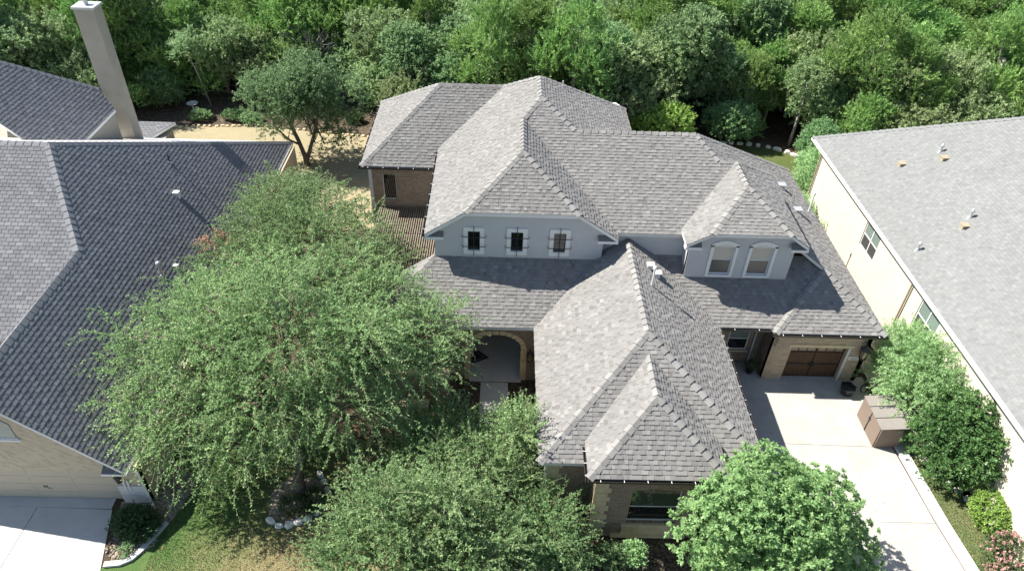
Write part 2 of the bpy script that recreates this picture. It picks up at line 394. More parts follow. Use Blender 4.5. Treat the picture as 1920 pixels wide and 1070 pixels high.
class Roofing:
    def __init__(s, house, style):
        s.house = house; s.st = STYLES[style]; s.style = style; s.tabs = []; s.parts = []; s.rng = random.Random(hash(style) % 1000 if False else len(style)*31)
    def part(s, planes, deck_mat, drop=0.15, bare=()):
        """one roof mass: a deck with a fascia edge, its planes covered tab by tab"""
        mb = MB()
        for P in planes:
            h, v, n = basis(P); Q = [Vector(p)-n*0.016 for p in P]
            if (Q[1]-Q[0]).cross(Q[2]-Q[0]).z > 0: Q = Q[::-1]
            mb.prism(Q, (0, 0, -drop))
        o = mb.build('roof', deck_mat, s.house); idx = len(s.parts); s.parts.append(o)
        for k, P in enumerate(planes):
            if k not in bare: s.cover(P, idx)
        return o
    def cover(s, P, idx):
        st = s.st; h, v, n = basis(P); O = Vector(P[0]); O = min((Vector(p) for p in P), key=lambda q: q.dot(v))
        poly = [((Vector(p)-O).dot(h), (Vector(p)-O).dot(v)) for p in P]
        if area(poly) < 0: poly = poly[::-1]
        a_lo = min(p[0] for p in poly); a_hi = max(p[0] for p in poly); b_hi = max(p[1] for p in poly)
        E = st['expo']; j = 0; r = s.rng
        while j*E < b_hi:
            b0 = j*E; band = clip_rect(poly, a_lo-1, a_hi+1, b0, b0+E)
            if len(band) < 3 or abs(area(band)) < 1e-4: j += 1; continue
            x0 = min(p[0] for p in band); x1 = max(p[0] for p in band)
            a = x0 - r.random()*0.3 if s.style != 'left' else math.floor(x0/0.31)*0.31 - (0.155 if j % 2 else 0)
            raised = r.random() < 0.5; last = 0.5
            while a < x1:
                w = r.choice(st['widths']); t = clip_rect(band, a, a+w-st['gap'], b0, b0+E)
                if len(t) >= 3 and abs(area(t)) > 4e-4:
                    full = len(t) == 4 and abs(abs(area(t)) - (w-st['gap'])*E) < 1e-5
                    tone = min(1, max(0, r.gauss(0.5, 0.18) + (0.05 if raised else -0.09)))
                    if s.style == 'left': tone = min(1, max(0, r.gauss(0.5, 0.2)))
                    tone = round(tone*9)/9
                    c = O + h*(a+w/2) + v*(b0+E/2)
                    s.tabs.append((float((c-Vector(CAMP)).length), idx, O, h, v, n, t, b0, full, st['th'][1 if raised else 0], tone, a, w))
                raised = (not raised) if r.random() < 0.8 else raised
                a += w
            j += 1
    def finish(s, single=300, prefer=None):
        st = s.st; mat = MAT[st['mat']]; E = st['expo']
        order = sorted((k for k, t in enumerate(s.tabs) if t[8] and (prefer is None or prefer(t))), key=lambda k: s.tabs[k][0])
        chosen = set(order[:single]); cache = {}
        fields = [MB() for _ in s.parts]
        for k, (dist, idx, O, h, v, n, poly, b0, full, th, tone, a, w) in enumerate(s.tabs):
            if k in chosen:
                key = (round(w, 3), th, tone)
                if key not in cache:
                    ww = w-st['gap']; V, Fc = tab_solid([(0, 0), (ww, 0), (ww, E), (0, E)], 0, E, th)
                    me = bpy.data.meshes.new('shingle'); me.from_pydata(V, [], Fc); me.materials.append(mat)
                    at = me.attributes.new('tone', 'FLOAT', 'FACE'); at.data.foreach_set('value', np.full(len(Fc), tone, dtype=np.float32)); cache[key] = me
                ob = bpy.data.objects.new('shingle', cache[key]); COL.objects.link(ob); ob.parent = s.parts[idx]
                p = O + h*a + v*b0
                mw = Matrix((h, v, n)).transposed().to_4x4(); mw.translation = p - s.house.location - s.parts[idx].location
                ob.matrix_local = mw
            else:
                V, Fc = tab_solid(poly, b0, E, th); mb = fields[idx]; b = len(mb.v)
                mb.v += [tuple(O + h*q[0] + v*q[1] + n*q[2]) for q in V]
                mb.f += [tuple(b+i for i in f) for f in Fc]; mb.t += [tone]*len(Fc)
        for mb, o in zip(fields, s.parts):
            if mb.v: mb.build('shingle_field', mat, o, kind='stuff')

def caps(roof, house, p0, p1, n1, n2, mat, seg=0.36, w=0.18, th=0.050, tones=(0.55, 0.75, 0.95)):
    """cap shingles laid over a hip or ridge from p0 (low end) to p1"""
    p0 = Vector(p0); p1 = Vector(p1); d = (p1-p0); L = d.length; d.normalize(); n1 = Vector(n1); n2 = Vector(n2)
    def down(nn, other):
        x = d.cross(nn).normalized()
        return x if x.dot(other) > 0 else -x
    w1 = down(n1, n1-n2); w2 = down(n2, n2-n1); nm = (n1+n2).normalized()
    k = max(1, int(L/seg)); seg = L/k; ms = []
    for tn in tones:
        V = []
        for e, lift in ((Vector((0, 0, 0)), th), (d*seg*0.99, 0.012)):
            V += [e+w1*w+n1*lift, e+nm*lift*1.15+nm*0.01, e+w2*w+n2*lift, e+w1*w-n1*0.01, e-nm*0.01, e+w2*w-n2*0.01]
        Fc = [(0, 1, 7, 6), (1, 2, 8, 7), (3, 4, 1, 0), (4, 5, 2, 1), (0, 6, 9, 3), (2, 5, 11, 8)]
        me = bpy.data.meshes.new('cap_shingle'); me.from_pydata([tuple(q) for q in V], [], Fc); me.materials.append(mat)
        at = me.attributes.new('tone', 'FLOAT', 'FACE'); at.data.foreach_set('value', np.full(6, tn, dtype=np.float32)); me.update(); ms.append(me)
    for i in range(k):
        o = bpy.data.objects.new('cap_shingle', rnd.choice(ms)); COL.objects.link(o); o.parent = roof
        o.location = p0 + d*(i*seg) - house.location - roof.location

def nrm(P): return basis(P)[2]

def gutter(house, p, q, outward, mat, brackets=0.78, w=0.11, h=0.11, bmat=None):
    """open trough along an eave; white hanger straps lie across its mouth"""
    p = Vector(p); q = Vector(q); o = Vector(outward); mb = MB(); t = 0.012
    def slab(o0, o1, z0, z1):
        c = [p+o*o0, q+o*o0, q+o*o1, p+o*o1]; mb.mesh8([(*x.xy, x.z+z0) for x in c]+[(*x.xy, x.z+z1) for x in c])
    slab(0.0, t, -h, -0.01); slab(t, w-t, -h, -h+t); slab(w-t, w, -h, 0.0)
    g = mb.build('gutter', mat, house); L = (q-p).length; d = (q-p).normalized(); k = int(L/brackets)
    for i in range(k):
        c = p + d*((i+0.5)*L/k); b = MB(); b.beam(c+o*0.0+Vector((0,0,-0.004)), c+o*(w+0.012)+Vector((0,0,-0.004)), 0.022, 0.012)
        b.build('hanger', bmat or MAT['trim_white'], g)
    return g

def downspout(house, x, y, z0, z1, mat, kick=(0.0, -0.25)):
    mb = MB(); mb.tube([(x, y, z1), (x, y, z0+0.2), (x+kick[0], y+kick[1], z0+0.05)], 0.042, 6); return mb.build('downspout', mat, house)

def wall(name, A, B, z0, z1, holes, mat, parent, thick=0.22, reveal=0.14):
    fr = Frame(A, B); mb = MB()
    xs = sorted({0, fr.L, *[h[0] for h in holes], *[h[1] for h in holes]}); zs = sorted({z0, z1, *[h[2] for h in holes], *[h[3] for h in holes]})
    for i in range(len(xs)-1):
        for j in range(len(zs)-1):
            ca, cz = (xs[i]+xs[i+1])/2, (zs[j]+zs[j+1])/2
            if any(h[0] < ca < h[1] and h[2] < cz < h[3] for h in holes): continue
            mb.poly([fr.p(xs[i], 0, zs[j]), fr.p(xs[i+1], 0, zs[j]), fr.p(xs[i+1], 0, zs[j+1]), fr.p(xs[i], 0, zs[j+1])])
    for a0, a1, b0, b1 in holes:
        r = -reveal
        mb.poly([fr.p(a0,0,b0), fr.p(a0,0,b1), fr.p(a0,r,b1), fr.p(a0,r,b0)]); mb.poly([fr.p(a1,0,b1), fr.p(a1,0,b0), fr.p(a1,r,b0), fr.p(a1,r,b1)])
        mb.poly([fr.p(a0,0,b0), fr.p(a0,r,b0), fr.p(a1,r,b0), fr.p(a1,0,b0)]); mb.poly([fr.p(a0,0,b1), fr.p(a1,0,b1), fr.p(a1,r,b1), fr.p(a0,r,b1)])
    mb.poly([fr.p(0,0,z1), fr.p(fr.L,0,z1), fr.p(fr.L,-thick,z1), fr.p(0,-thick,z1)])
    mb.poly([fr.p(0,0,z0), fr.p(0,0,z1), fr.p(0,-thick,z1), fr.p(0,-thick,z0)]); mb.poly([fr.p(fr.L,0,z1), fr.p(fr.L,0,z0), fr.p(fr.L,-thick,z0), fr.p(fr.L,-thick,z1)])
    if not holes: mb.poly([fr.p(fr.L,-thick,z0), fr.p(0,-thick,z0), fr.p(0,-thick,z1), fr.p(fr.L,-thick,z1)])
    mb.build(name, mat, parent); return fr

def window(house, fr, a0, a1, z0, z1, frame_mat, fw=0.05, depth=0.09, mid=0.5, lower='glass_dark', upper='glass_dark', blind=None, cols=1, rows=None):
    """window set back in its opening: frame, meeting rail, one pane per light"""
    mb = MB(); o1 = -depth; o0 = -depth-0.05
    mb.fbox(fr, a0, a0+fw, o0, o1, z0, z1); mb.fbox(fr, a1-fw, a1, o0, o1, z0, z1)
    mb.fbox(fr, a0+fw, a1-fw, o0, o1, z0, z0+fw); mb.fbox(fr, a0+fw, a1-fw, o0, o1, z1-fw, z1)
    w = mb.build('window', frame_mat, house)
    zs = [z0+fw, z0+fw+(z1-z0-2*fw)*mid, z1-fw] if mid else [z0+fw, z1-fw]
    if mid:
        m = MB(); m.fbox(fr, a0+fw+0.002, a1-fw-0.002, o0-0.004, o1-0.004, zs[1]-0.022, zs[1]+0.022); m.build('meeting_rail', frame_mat, w)
    cw = (a1-a0-2*fw)/cols
    for c in range(1, cols):
        m = MB(); m.fbox(fr, a0+fw+c*cw-0.03, a0+fw+c*cw+0.03, o0-0.002, o1-0.002, z0+fw+0.002, z1-fw-0.002); m.build('mullion', frame_mat, w)
    for c in range(cols):
        for k in range(len(zs)-1):
            m = MB(); m.fbox(fr, a0+fw+c*cw, a0+fw+(c+1)*cw, o0+0.008, o0+0.022, zs[k], zs[k+1])
            m.build('pane', MAT[lower if k == 0 else upper], w)
    return w

def lantern(house, c, s, glass):
    """carriage lantern on a bracket: back plate, arm, hood, cage, glass body, base"""
    x, y, z = c; mb = MB()
    mb.box(x-0.05*s, x+0.05*s, y+0.10*s, y+0.13*s, z-0.16*s, z+0.2*s)
    mb.tube([(x, y+0.12*s, z+0.30*s), (x, y+0.02*s, z+0.36*s), (x, y-0.10*s, z+0.30*s)], 0.014*s, 6)
    mb.lathe((x, y-0.10*s, z), [(0.02*s, 0.32*s), (0.05*s, 0.27*s), (0.15*s, 0.17*s), (0.16*s, 0.15*s)][::-1], 8)
    for k in range(4):
        a = math.pi/4+k*math.pi/2; mb.beam((x+0.135*s*math.cos(a), y-0.10*s+0.135*s*math.sin(a), z+0.15*s), (x+0.09*s*math.cos(a), y-0.10*s+0.09*s*math.sin(a), z-0.18*s), 0.018*s)
    mb.lathe((x, y-0.10*s, z-0.24*s), [(0.03*s, 0), (0.10*s, 0.03*s), (0.11*s, 0.06*s)], 8)
    o = mb.build('wall_lantern', MAT['bronze'], house)
    g = MB(); g.lathe((x, y-0.10*s, z), [(0.075*s, -0.175*s), (0.115*s, 0.145*s)], 8); g.build('glass', MAT[glass], o)
    return o

def vent_pipe(house, x, y, z, h, r, mat, cap=0.0):
    mb = MB(); mb.lathe((x, y, z-0.25), [(r, 0), (r, 0.25+h)], 10); o = mb.build('vent_pipe', mat, house)
    f = MB(); f.lathe((x, y, z-0.16), [(r*2.6, 0), (r*1.3, 0.26)], 10); f.build('flashing', MAT['galvanised'], o)
    if cap:
        c = MB(); c.lathe((x, y, z+h-0.01), [(cap, 0.0), (cap, 0.05), (cap*0.7, 0.12), (cap*0.2, 0.16)], 10); c.build('rain_cap', mat, o)
    return o

# ------------------------------------------------------------------ the main house
house = empty('brick_house', (6.0, 27.0, -1.0), 'large brown brick and grey stucco house with mottled shingle roof, centre of the picture', 'house')
RF = Roofing(house, 'main'); E = 2.85; SM = MAT['shingle_main']
# front wing
FWL = [(1.70,16.82,E),(6.08,21.20,5.72),(6.08,28.70,5.72),(1.70,24.33,E)]
FWR = [(10.36,16.82,E),(10.36,24.70,E),(6.08,28.98,5.72),(6.08,21.20,5.72)]
FWF = [(1.70,16.82,E),(10.36,16.82,E),(6.08,21.20,5.72)]
r_fw = RF.part([FWL, FWR, FWF], MAT['trim_grey'])
# the hipped bay on the front of the wing
EB = 3.30
BL = [(3.47,15.82,EB),(6.06,18.19,5.20),(6.06,20.41,5.20),(3.47,17.51,EB)]
BR_ = [(8.66,15.82,EB),(8.66,17.51,EB),(6.06,20.41,5.20),(6.06,18.19,5.20)]
BF = [(3.47,15.82,EB),(8.66,15.82,EB),(6.06,18.19,5.20)]
r_bay = RF.part([BL, BR_, BF], MAT['trim_grey'])
# low roof over the porch and its left hip
LM = [(-5.85,24.33,E),(1.70,24.33,E),(4.60,27.23,4.78),(-3.0,27.23,4.75)]
LML = [(-5.85,24.33,E),(-3.0,27.23,4.75),(-3.0,27.30,4.75),(-5.85,27.30,E)]
r_lm = RF.part([LM, LML], MAT['trim_grey'])
# low roof right of the wing, garage hip, tall right slope
RM = [(10.36,24.70,E),(12.90,24.70,E),(15.57,27.37,4.63),(15.2,27.72,4.86),(7.36,27.72,4.86)]
LG = [(12.90,24.38,E),(15.57,27.05,4.63),(15.57,27.37,4.63),(12.90,24.70,E)]
GF = [(12.90,24.38,E),(18.10,24.38,E),(15.57,27.05,4.63)]
r_rm = RF.part([RM, LG, GF], MAT['trim_grey'])
def zR(x): return 2.85+0.705*(18.1-x)
RP = [(18.10,24.38,zR(18.1)),(18.10,39.75,zR(18.1)),(9.62,32.34,zR(9.62)),(13.42,27.38,zR(13.42)),(15.57,27.05,zR(15.57))]
RB = [(18.10,39.75,zR(18.1)),(3.0,39.75,2.85),(3.64,32.34,8.83),(9.62,32.34,8.83)]
r_rp = RF.part([RP, RB], MAT['trim_grey'], bare=(1,))
# upper front plane
FP = [(5.48,27.38,6.15),(11.50,27.38,6.15),(11.50,30.99,8.10),(10.65,30.99,8.10),(9.62,32.34,8.83),(3.64,32.34,8.83),(1.97,34.10,9.78),(1.05,32.90,9.13)]
BRP = [(1.97,34.10,9.78),(3.64,32.34,8.83),(7.24,32.50,6.78),(7.24,39.40,6.78),(1.98,36.60,9.775)]
BBK = [(1.98,36.60,9.775),(7.24,39.40,6.78),(7.0,41.5,6.2),(-3.42,41.5,6.15)]
r_up = RF.part([FP, BRP, BBK], MAT['trim_grey'], bare=(2,))
def zG(x): return 6.15+0.667*(x+3.42)
YF = 26.88
GLP = [(-3.42,YF,zG(-3.42)),(-1.58,YF,zG(-1.58)),(1.03,29.60,zG(1.03)),(1.07,32.90,zG(1.07)),(1.97,34.10,zG(1.97)),(1.98,36.60,zG(1.98)),(0.05,38.25,zG(0.05)),(-3.42,35.10,zG(-3.42))]
GRP = [(5.48,YF,6.15),(5.48,27.38,6.15),(1.05,32.90,9.12),(1.03,29.60,9.12),(3.62,YF,7.39)]
GJP = [(-1.58,YF,7.385),(3.62,YF,7.39),(1.03,29.60,9.12)]
r_gb = RF.part([GLP, GRP, GJP], MAT['trim_white'], drop=0.17)
# dormer
DL = [(8.50,26.35,6.30),(9.54,26.35,6.925),(11.50,28.70,8.10),(11.50,30.99,8.10),(8.50,27.66,6.30)]
DR = [(14.12,26.35,6.30),(14.12,33.10,6.30),(11.50,30.99,8.10),(11.50,28.70,8.10),(13.19,26.35,6.94)]
DJ = [(9.54,26.35,6.925),(13.19,26.35,6.94),(11.50,28.70,8.10)]
DS = [(10.65,30.99,8.10),(11.50,30.99,8.10),(14.12,33.10,6.30),(13.0,33.2,zR(13.0))]
r_dm = RF.part([DL, DR, DJ, DS], MAT['trim_white'], drop=0.14)
# left wing
EL = 5.45
LWF = [(-7.60,34.15,EL),(-3.30,34.15,EL),(-3.30,35.1,EL+0.755*0.95),(0.10,38.20,8.50),(-3.55,38.20,8.50)]
LWL = [(-7.60,34.15,EL),(-3.55,38.20,8.50),(-7.60,42.25,EL)]
LWB = [(-7.60,42.25,EL),(-3.55,38.20,8.50),(0.10,38.20,8.50),(0.10,42.25,EL)]
r_lw = RF.part([LWF, LWL, LWB], MAT['trim_grey'], bare=(2,))
RF.finish(300, prefer=lambda t: t[1] == 1 or (t[1] == 0))

nu = lambda P: nrm(P)
for roof, lo, hi, a, b in (
    (r_fw, FWL[0], FWL[1], FWL, FWF), (r_fw, FWR[0], FWR[3], FWF, FWR), (r_fw, FWL[1], (6.08,27.2,5.72), FWL, FWR),
    (r_bay, BL[0], BL[1], BL, BF), (r_bay, BR_[0], BR_[3], BF, BR_), (r_bay, BL[1], (6.06,20.35,5.20), BL, BR_),
    (r_lm, LM[0], LM[3], LML, LM), (r_rm, GF[0], GF[2], LG, GF), (r_rp, GF[1], GF[2], GF, RP),
    (r_rp, RP[1], RP[2], RB, RP), (r_up, (10.65,30.99,8.10), (9.62,32.34,8.83), FP, RP), (r_up, (9.62,32.34,8.83), (3.64,32.34,8.83), FP, RB),
    (r_up, (3.64,32.34,8.83), (1.97,34.10,9.78), FP, BRP), (r_up, (10.65,30.99,8.10), (11.50,30.99,8.10), FP, DS),
    (r_gb, (-1.58,YF,7.385), (1.03,29.6,9.12), GLP, GJP), (r_gb, (3.62,YF,7.39), (1.03,29.6,9.12), GJP, GRP), (r_gb, (1.03,29.6,9.12), (1.06,32.85,9.13), GLP, GRP),
    (r_gb, (1.06,32.85,9.13), (1.97,34.10,9.765), GLP, FP), (r_gb, (1.97,34.1,9.77), (1.98,36.6,9.77), GLP, BRP),
    (r_up, (7.24,39.4,6.78), (1.98,36.6,9.775), BRP, BBK), (r_up, (0.05,38.25,zG(0.05)), (1.98,36.6,9.775), GLP, BBK),
    (r_dm, DL[1], DL[2], DL, DJ), (r_dm, DR[4], DR[3], DJ, DR), (r_dm, DL[2], DL[3], DL, DR), (r_dm, (14.12,33.10,6.30), (11.50,30.99,8.10), DR, DS),
    (r_lw, LWF[0], LWF[4], LWL, LWF), (r_lw, LWL[2], LWL[1], LWL, LWB), (r_lw, LWF[4], LWF[3], LWF, LWB)):
    caps(roof, house, lo, hi, nu(a), nu(b), SM)

BZ = MAT['bronze']
gutter(house, (8.66,15.82,EB-.03), (3.47,15.82,EB-.03), (0,-1,0), BZ)
gutter(house, (3.47,15.72,EB-.03), (3.47,17.35,EB-.03), (-1,0,0), BZ, 0.5)
gutter(house, (8.66,15.72,EB-.03), (8.66,17.35,EB-.03), (1,0,0), BZ, 0.5)
gutter(house, (10.36,16.72,E-.03), (10.36,24.55,E-.03), (1,0,0), BZ)
gutter(house, (10.50,24.70,E-.03), (12.79,24.70,E-.03), (0,-1,0), BZ)
gutter(house, (12.80,24.38,E-.03), (18.20,24.38,E-.03), (0,-1,0), BZ, 0.86)
gutter(house, (-7.60,34.15,EL-.03), (-3.5,34.15,EL-.03), (0,-1,0), BZ)
gutter(house, (-7.60,34.05,EL-.03), (-7.60,42.2,EL-.03), (-1,0,0), BZ, 1.0)
gutter(house, (-3.42,YF,6.12), (-3.42,34.9,6.12), (-1,0,0), BZ, 0.9)

BB, BT, SG, LS, TW, TG = MAT['brick_brown'], MAT['brick_tan'], MAT['stucco_grey'], MAT['limestone'], MAT['trim_white'], MAT['trim_grey']
Z0 = -1.2
# front wing walls
wall('wall', (2.08,17.22), (3.86,17.22), Z0, E-.1, [], BB, house)
wall('wall', (8.28,17.22), (9.98,17.22), Z0, E-.1, [], BB, house)
fr_bay = wall('wall', (3.86,16.2), (8.28,16.2), Z0, EB-.1, [(1.44,3.40,-0.03,2.2)], BB, house, reveal=0.2)
wall('wall', (3.86,17.2), (3.86,16.2), Z0, EB-.1, [], BB, house); wall('wall', (8.28,16.2), (8.28,17.2), Z0, EB-.1, [], BB, house)
wall('wall', (2.08,24.7), (2.08,17.22), Z0, E-.1, [], BB, house); wall('wall', (9.98,17.22), (9.98,25.7), Z0, E-.1, [], BB, house)
window(house, fr_bay, 1.44, 3.40, -0.03, 2.2, MAT['trim_grey'], 0.05, 0.14, 0.40, upper='glass_bay_reflection')
mb = MB()                                       # segmental head over the bay window, curved below
for i in range(10):
    t0, t1 = i/10, (i+1)/10; f = lambda t: 2.2-0.16*(2*t-1)**2
    a0, a1 = 1.44+1.96*t0, 1.44+1.96*t1
    mb.prism([fr_bay.p(a0,-0.10,2.199), fr_bay.p(a1,-0.10,2.199), fr_bay.p(a1,-0.10,f(t1)-0.002), fr_bay.p(a0,-0.10,f(t0)-0.002)], fr_bay.n*0.095)
mb.build('lintel', BB, house)
mb = MB(); mb.fbox(fr_bay, 1.25, 3.6, 0.003, 0.10, -0.16, -0.06); mb.fbox(fr_bay, 1.30, 3.55, 0.003, 0.06, -0.75, -0.163); mb.fbox(fr_bay, 0.9, 3.9, 0.003, 0.14, -0.88, -0.753); mb.build('sill', LS, house)
def quoins(fr, a0, a1, z0, z1, proud=0.05, h=0.30, alt=0.12, flip=False, mat=None):
    z = z0; k = 0
    while z < z1-0.05:
        hh = min(h*rnd.uniform(0.85, 1.15), z1-z); d = alt if k % 2 else 0.0
        m = MB(); x0, x1 = (a0, a1+d) if not flip else (a0-d, a1)
        m.fbox(fr, x0, x1, 0.002, proud*rnd.uniform(0.8, 1.3), z+0.006, z+hh-0.006, rnd.random()); m.build('quoin', mat or LS, house); z += hh; k += 1
quoins(fr_bay, -0.03, 0.50, Z0, EB-.14)
quoins(Frame((2.08,17.22), (3.86,17.22)), -0.03, 0.48, Z0, E-.14)
# porch wall with its arch
fp = Frame((-4.6,24.75), (2.08,24.75)); aL, aR = 3.36, 5.77; zs, zt = 1.22, 2.05; PF = -0.93
mb = MB()
mb.poly([fp.p(0,0,Z0), fp.p(aL,0,Z0), fp.p(aL,0,E-.1), fp.p(0,0,E-.1)]); mb.poly([fp.p(aR,0,Z0), fp.p(fp.L,0,Z0), fp.p(fp.L,0,E-.1), fp.p(aR,0,E-.1)])
NA = 16; arc = lambda i: (aL+(aR-aL)*(0.5-0.5*math.cos(math.pi*i/NA)), zs+(zt-zs)*math.sin(math.pi*i/NA))
for i in range(NA):
    (x0, q0), (x1, q1) = arc(i), arc(i+1)
    mb.poly([fp.p(x0,0,q0), fp.p(x1,0,q1), fp.p(x1,0,E-.1), fp.p(x0,0,E-.1)]); mb.poly([fp.p(x1,0,q1), fp.p(x0,0,q0), fp.p(x0,-.45,q0), fp.p(x1,-.45,q1)])
mb.poly([fp.p(aL,0,Z0), fp.p(aL,0,zs), fp.p(aL,-.45,zs), fp.p(aL,-.45,Z0)][::-1]); mb.poly([fp.p(aR,0,Z0), fp.p(aR,0,zs), fp.p(aR,-.45,zs), fp.p(aR,-.45,Z0)])
mb.build('wall', BB, house)
arch = MB(); arch.fbox(fp, aL-0.30, aL, 0.004, 0.05, zs-0.10, zs); arch.fbox(fp, aR, aR+0.30, 0.004, 0.05, zs-0.10, zs); arch = arch.build('arch', LS, house)
cx, cz0 = (aL+aR)/2, zs
for i in range(13):
    m = MB(); q = []
    for t, k in ((i/13+0.004, 0), ((i+1)/13-0.004, 0), ((i+1)/13-0.004, 1), (i/13+0.004, 1)):
        an = math.pi*(1-t); rx, rz = (aR-aL)/2+0.24*k, (zt-zs)+0.24*k; q.append((cx+rx*math.cos(an), cz0+0.004+rz*math.sin(an)))
    m.prism([fp.p(a, 0.003, z) for a, z in q], fp.n*(0.045+0.02*rnd.random())); m.build('voussoir', LS, arch)
quoins(fp, aL-0.30, aL, Z0, zs-0.11, alt=0.0); quoins(fp, aR, aR+0.30, Z0, zs-0.11, alt=0.0)
mb = MB(); mb.box(-2.6, 1.9, 25.2, 28.3, -1.15, PF); mb.box(-1.30, 1.25, 24.55, 25.199, -1.15, PF); mb.build('porch_floor', MAT['porch_stone'], house)
wall('wall', (-2.6,28.2), (1.9,28.2), Z0, 2.6, [(3.0,3.9,-0.9,1.1)], BT, house)
wall('wall', (1.85,28.2), (1.85,25.2), Z0, 2.6, [], BT, house); fr_pd = wall('wall', (-2.3,25.2), (-1.2,28.2), Z0, 2.6, [(0.95,2.0,-0.98,1.35)], BB, house)
mb = MB(); mb.fbox(fr_pd, 0.95, 2.0, -0.16, -0.10, -0.92, 1.35); fd = mb.build('front_door', MAT['door_wood'], house)
mb = MB(); mb.fbox(fr_pd, 1.15, 1.8, -0.098, -0.085, 0.2, 1.2); mb.build('pane', MAT['glass_dark'], fd)
mb = MB(); mb.fbox(fr_pd, 0.87, 0.948, -0.06, 0.03, -0.92, 1.43); mb.fbox(fr_pd, 2.002, 2.08, -0.06, 0.03, -0.92, 1.43); mb.fbox(fr_pd, 0.948, 2.002, -0.06, 0.03, 1.352, 1.43); mb.build('door_trim', TG, fd)
mb = MB(); mb.box(-2.6, 1.9, 25.0, 28.3, 2.42, 2.5); mb.build('porch_ceiling', TW, house)
lantern(house, (1.62, 24.66, 0.75), 1.15, 'glass_amber'); lantern(house, (-1.72, 24.66, 0.75), 1.15, 'glass_amber')
# recess beside the garage, garage
ZD = -0.4
fr_rc = wall('wall', (9.98,25.79), (13.08,25.79), -1.0, E-.1, [(0.1,0.95,0.40,1.72),(1.42,2.47,0.40,1.72)], BB, house)
for a0, a1 in ((0.1,0.95),(1.42,2.47)):
    w = window(house, fr_rc, a0, a1, 0.40, 1.72, TG, 0.07, 0.06, 0.55, upper='glass_green'); m = MB(); m.fbox(fr_rc, a0-0.05, a1+0.05, 0.003, 0.06, 0.32, 0.398); m.build('sill', LS, w)
wall('wall', (13.08,25.79), (13.08,24.64), -1.0, E-.1, [], BB, house)
fr_g = wall('wall', (13.08,24.64), (17.75,24.64), -1.0, E-.1, [(0.98,3.71,-1.0,1.76)], BT, house, reveal=0.22)
wall('wall', (17.75,24.64), (17.75,39.3), -1.0, E-.1, [], BB, house)
m = MB(); m.fbox(fr_g, 0.80, 3.95, 0.003, 0.03, 1.765, 1.95); m.build('lintel', LS, house)
m = MB(); m.fbox(fr_g, 3.714, 3.84, -0.21, 0.02, -0.42, 1.76); m.build('door_trim', TG, house)
m = MB(); m.fbox(fr_g, 0.98, 3.71, -0.30, -0.24, -0.42, 1.76); gd = m.build('garage_door', MAT['door_band'], house)
for leaf in range(2):
    L0 = 1.04+leaf*1.345; L1 = L0+1.265
    for (za, zb) in ((-0.36, 0.42), (0.53, 1.22)):
        k = 8; wv = (L1-L0)/k
        for i in range(k):
            m = MB(); m.fbox(fr_g, L0+i*wv+0.006, L0+(i+1)*wv-0.006, -0.238, -0.222, za, zb); m.build('plank', MAT['door_wood'], gd)
    for i in range(3):
        m = MB(); wv = (L1-L0)/3; m.fbox(fr_g, L0+i*wv+0.03, L0+(i+1)*wv-0.03, -0.238, -0.228, 1.34, 1.66); m.build('pane', MAT['glass_garage'], gd)
    m = MB(); h0 = L0+0.02 if leaf == 0 else L1-0.75; m.fbox(fr_g, h0, h0+0.73, -0.22, -0.205, 0.44, 0.51); m.build('strap_hinge', MAT['iron'], gd)
    m = MB(); hx = L1-0.05 if leaf == 0 else L0-0.01; m.fbox(fr_g, hx, hx+0.05, -0.22, -0.17, 0.30, 0.62); m.build('handle', MAT['iron'], gd)
lantern(house, (17.42, 24.50, 1.72), 1.6, 'glass_amber')
pl = MB(); pl.fbox(fr_g, 3.88, 4.36, 0.004, 0.03, 1.02, 1.24); pl = pl.build('house_number_plaque', TW, house)
fc = bpy.data.curves.new('digits', 'FONT'); fc.body = '10027'; fc.size = 0.155; fc.extrude = 0.003; fc.align_x = 'CENTER'
fo = bpy.data.objects.new('digits', fc); COL.objects.link(fo); bpy.context.view_layer.update()
fm = bpy.data.meshes.new_from_object(fo.evaluated_get(bpy.context.evaluated_depsgraph_get())); bpy.data.objects.remove(fo)
fm.transform(Matrix.Translation((13.08+4.12, 24.64-0.034, 1.07)) @ Matrix.Rotation(math.radians(90), 4, 'X')); fm.materials.clear(); link('digits', fm, MAT['sign_grey'], pl)
downspout(house, 12.66, 25.70, ZD, E-.2, TG); 
downspout(house, 2.0, 17.05, Z0, E-.2, TG)
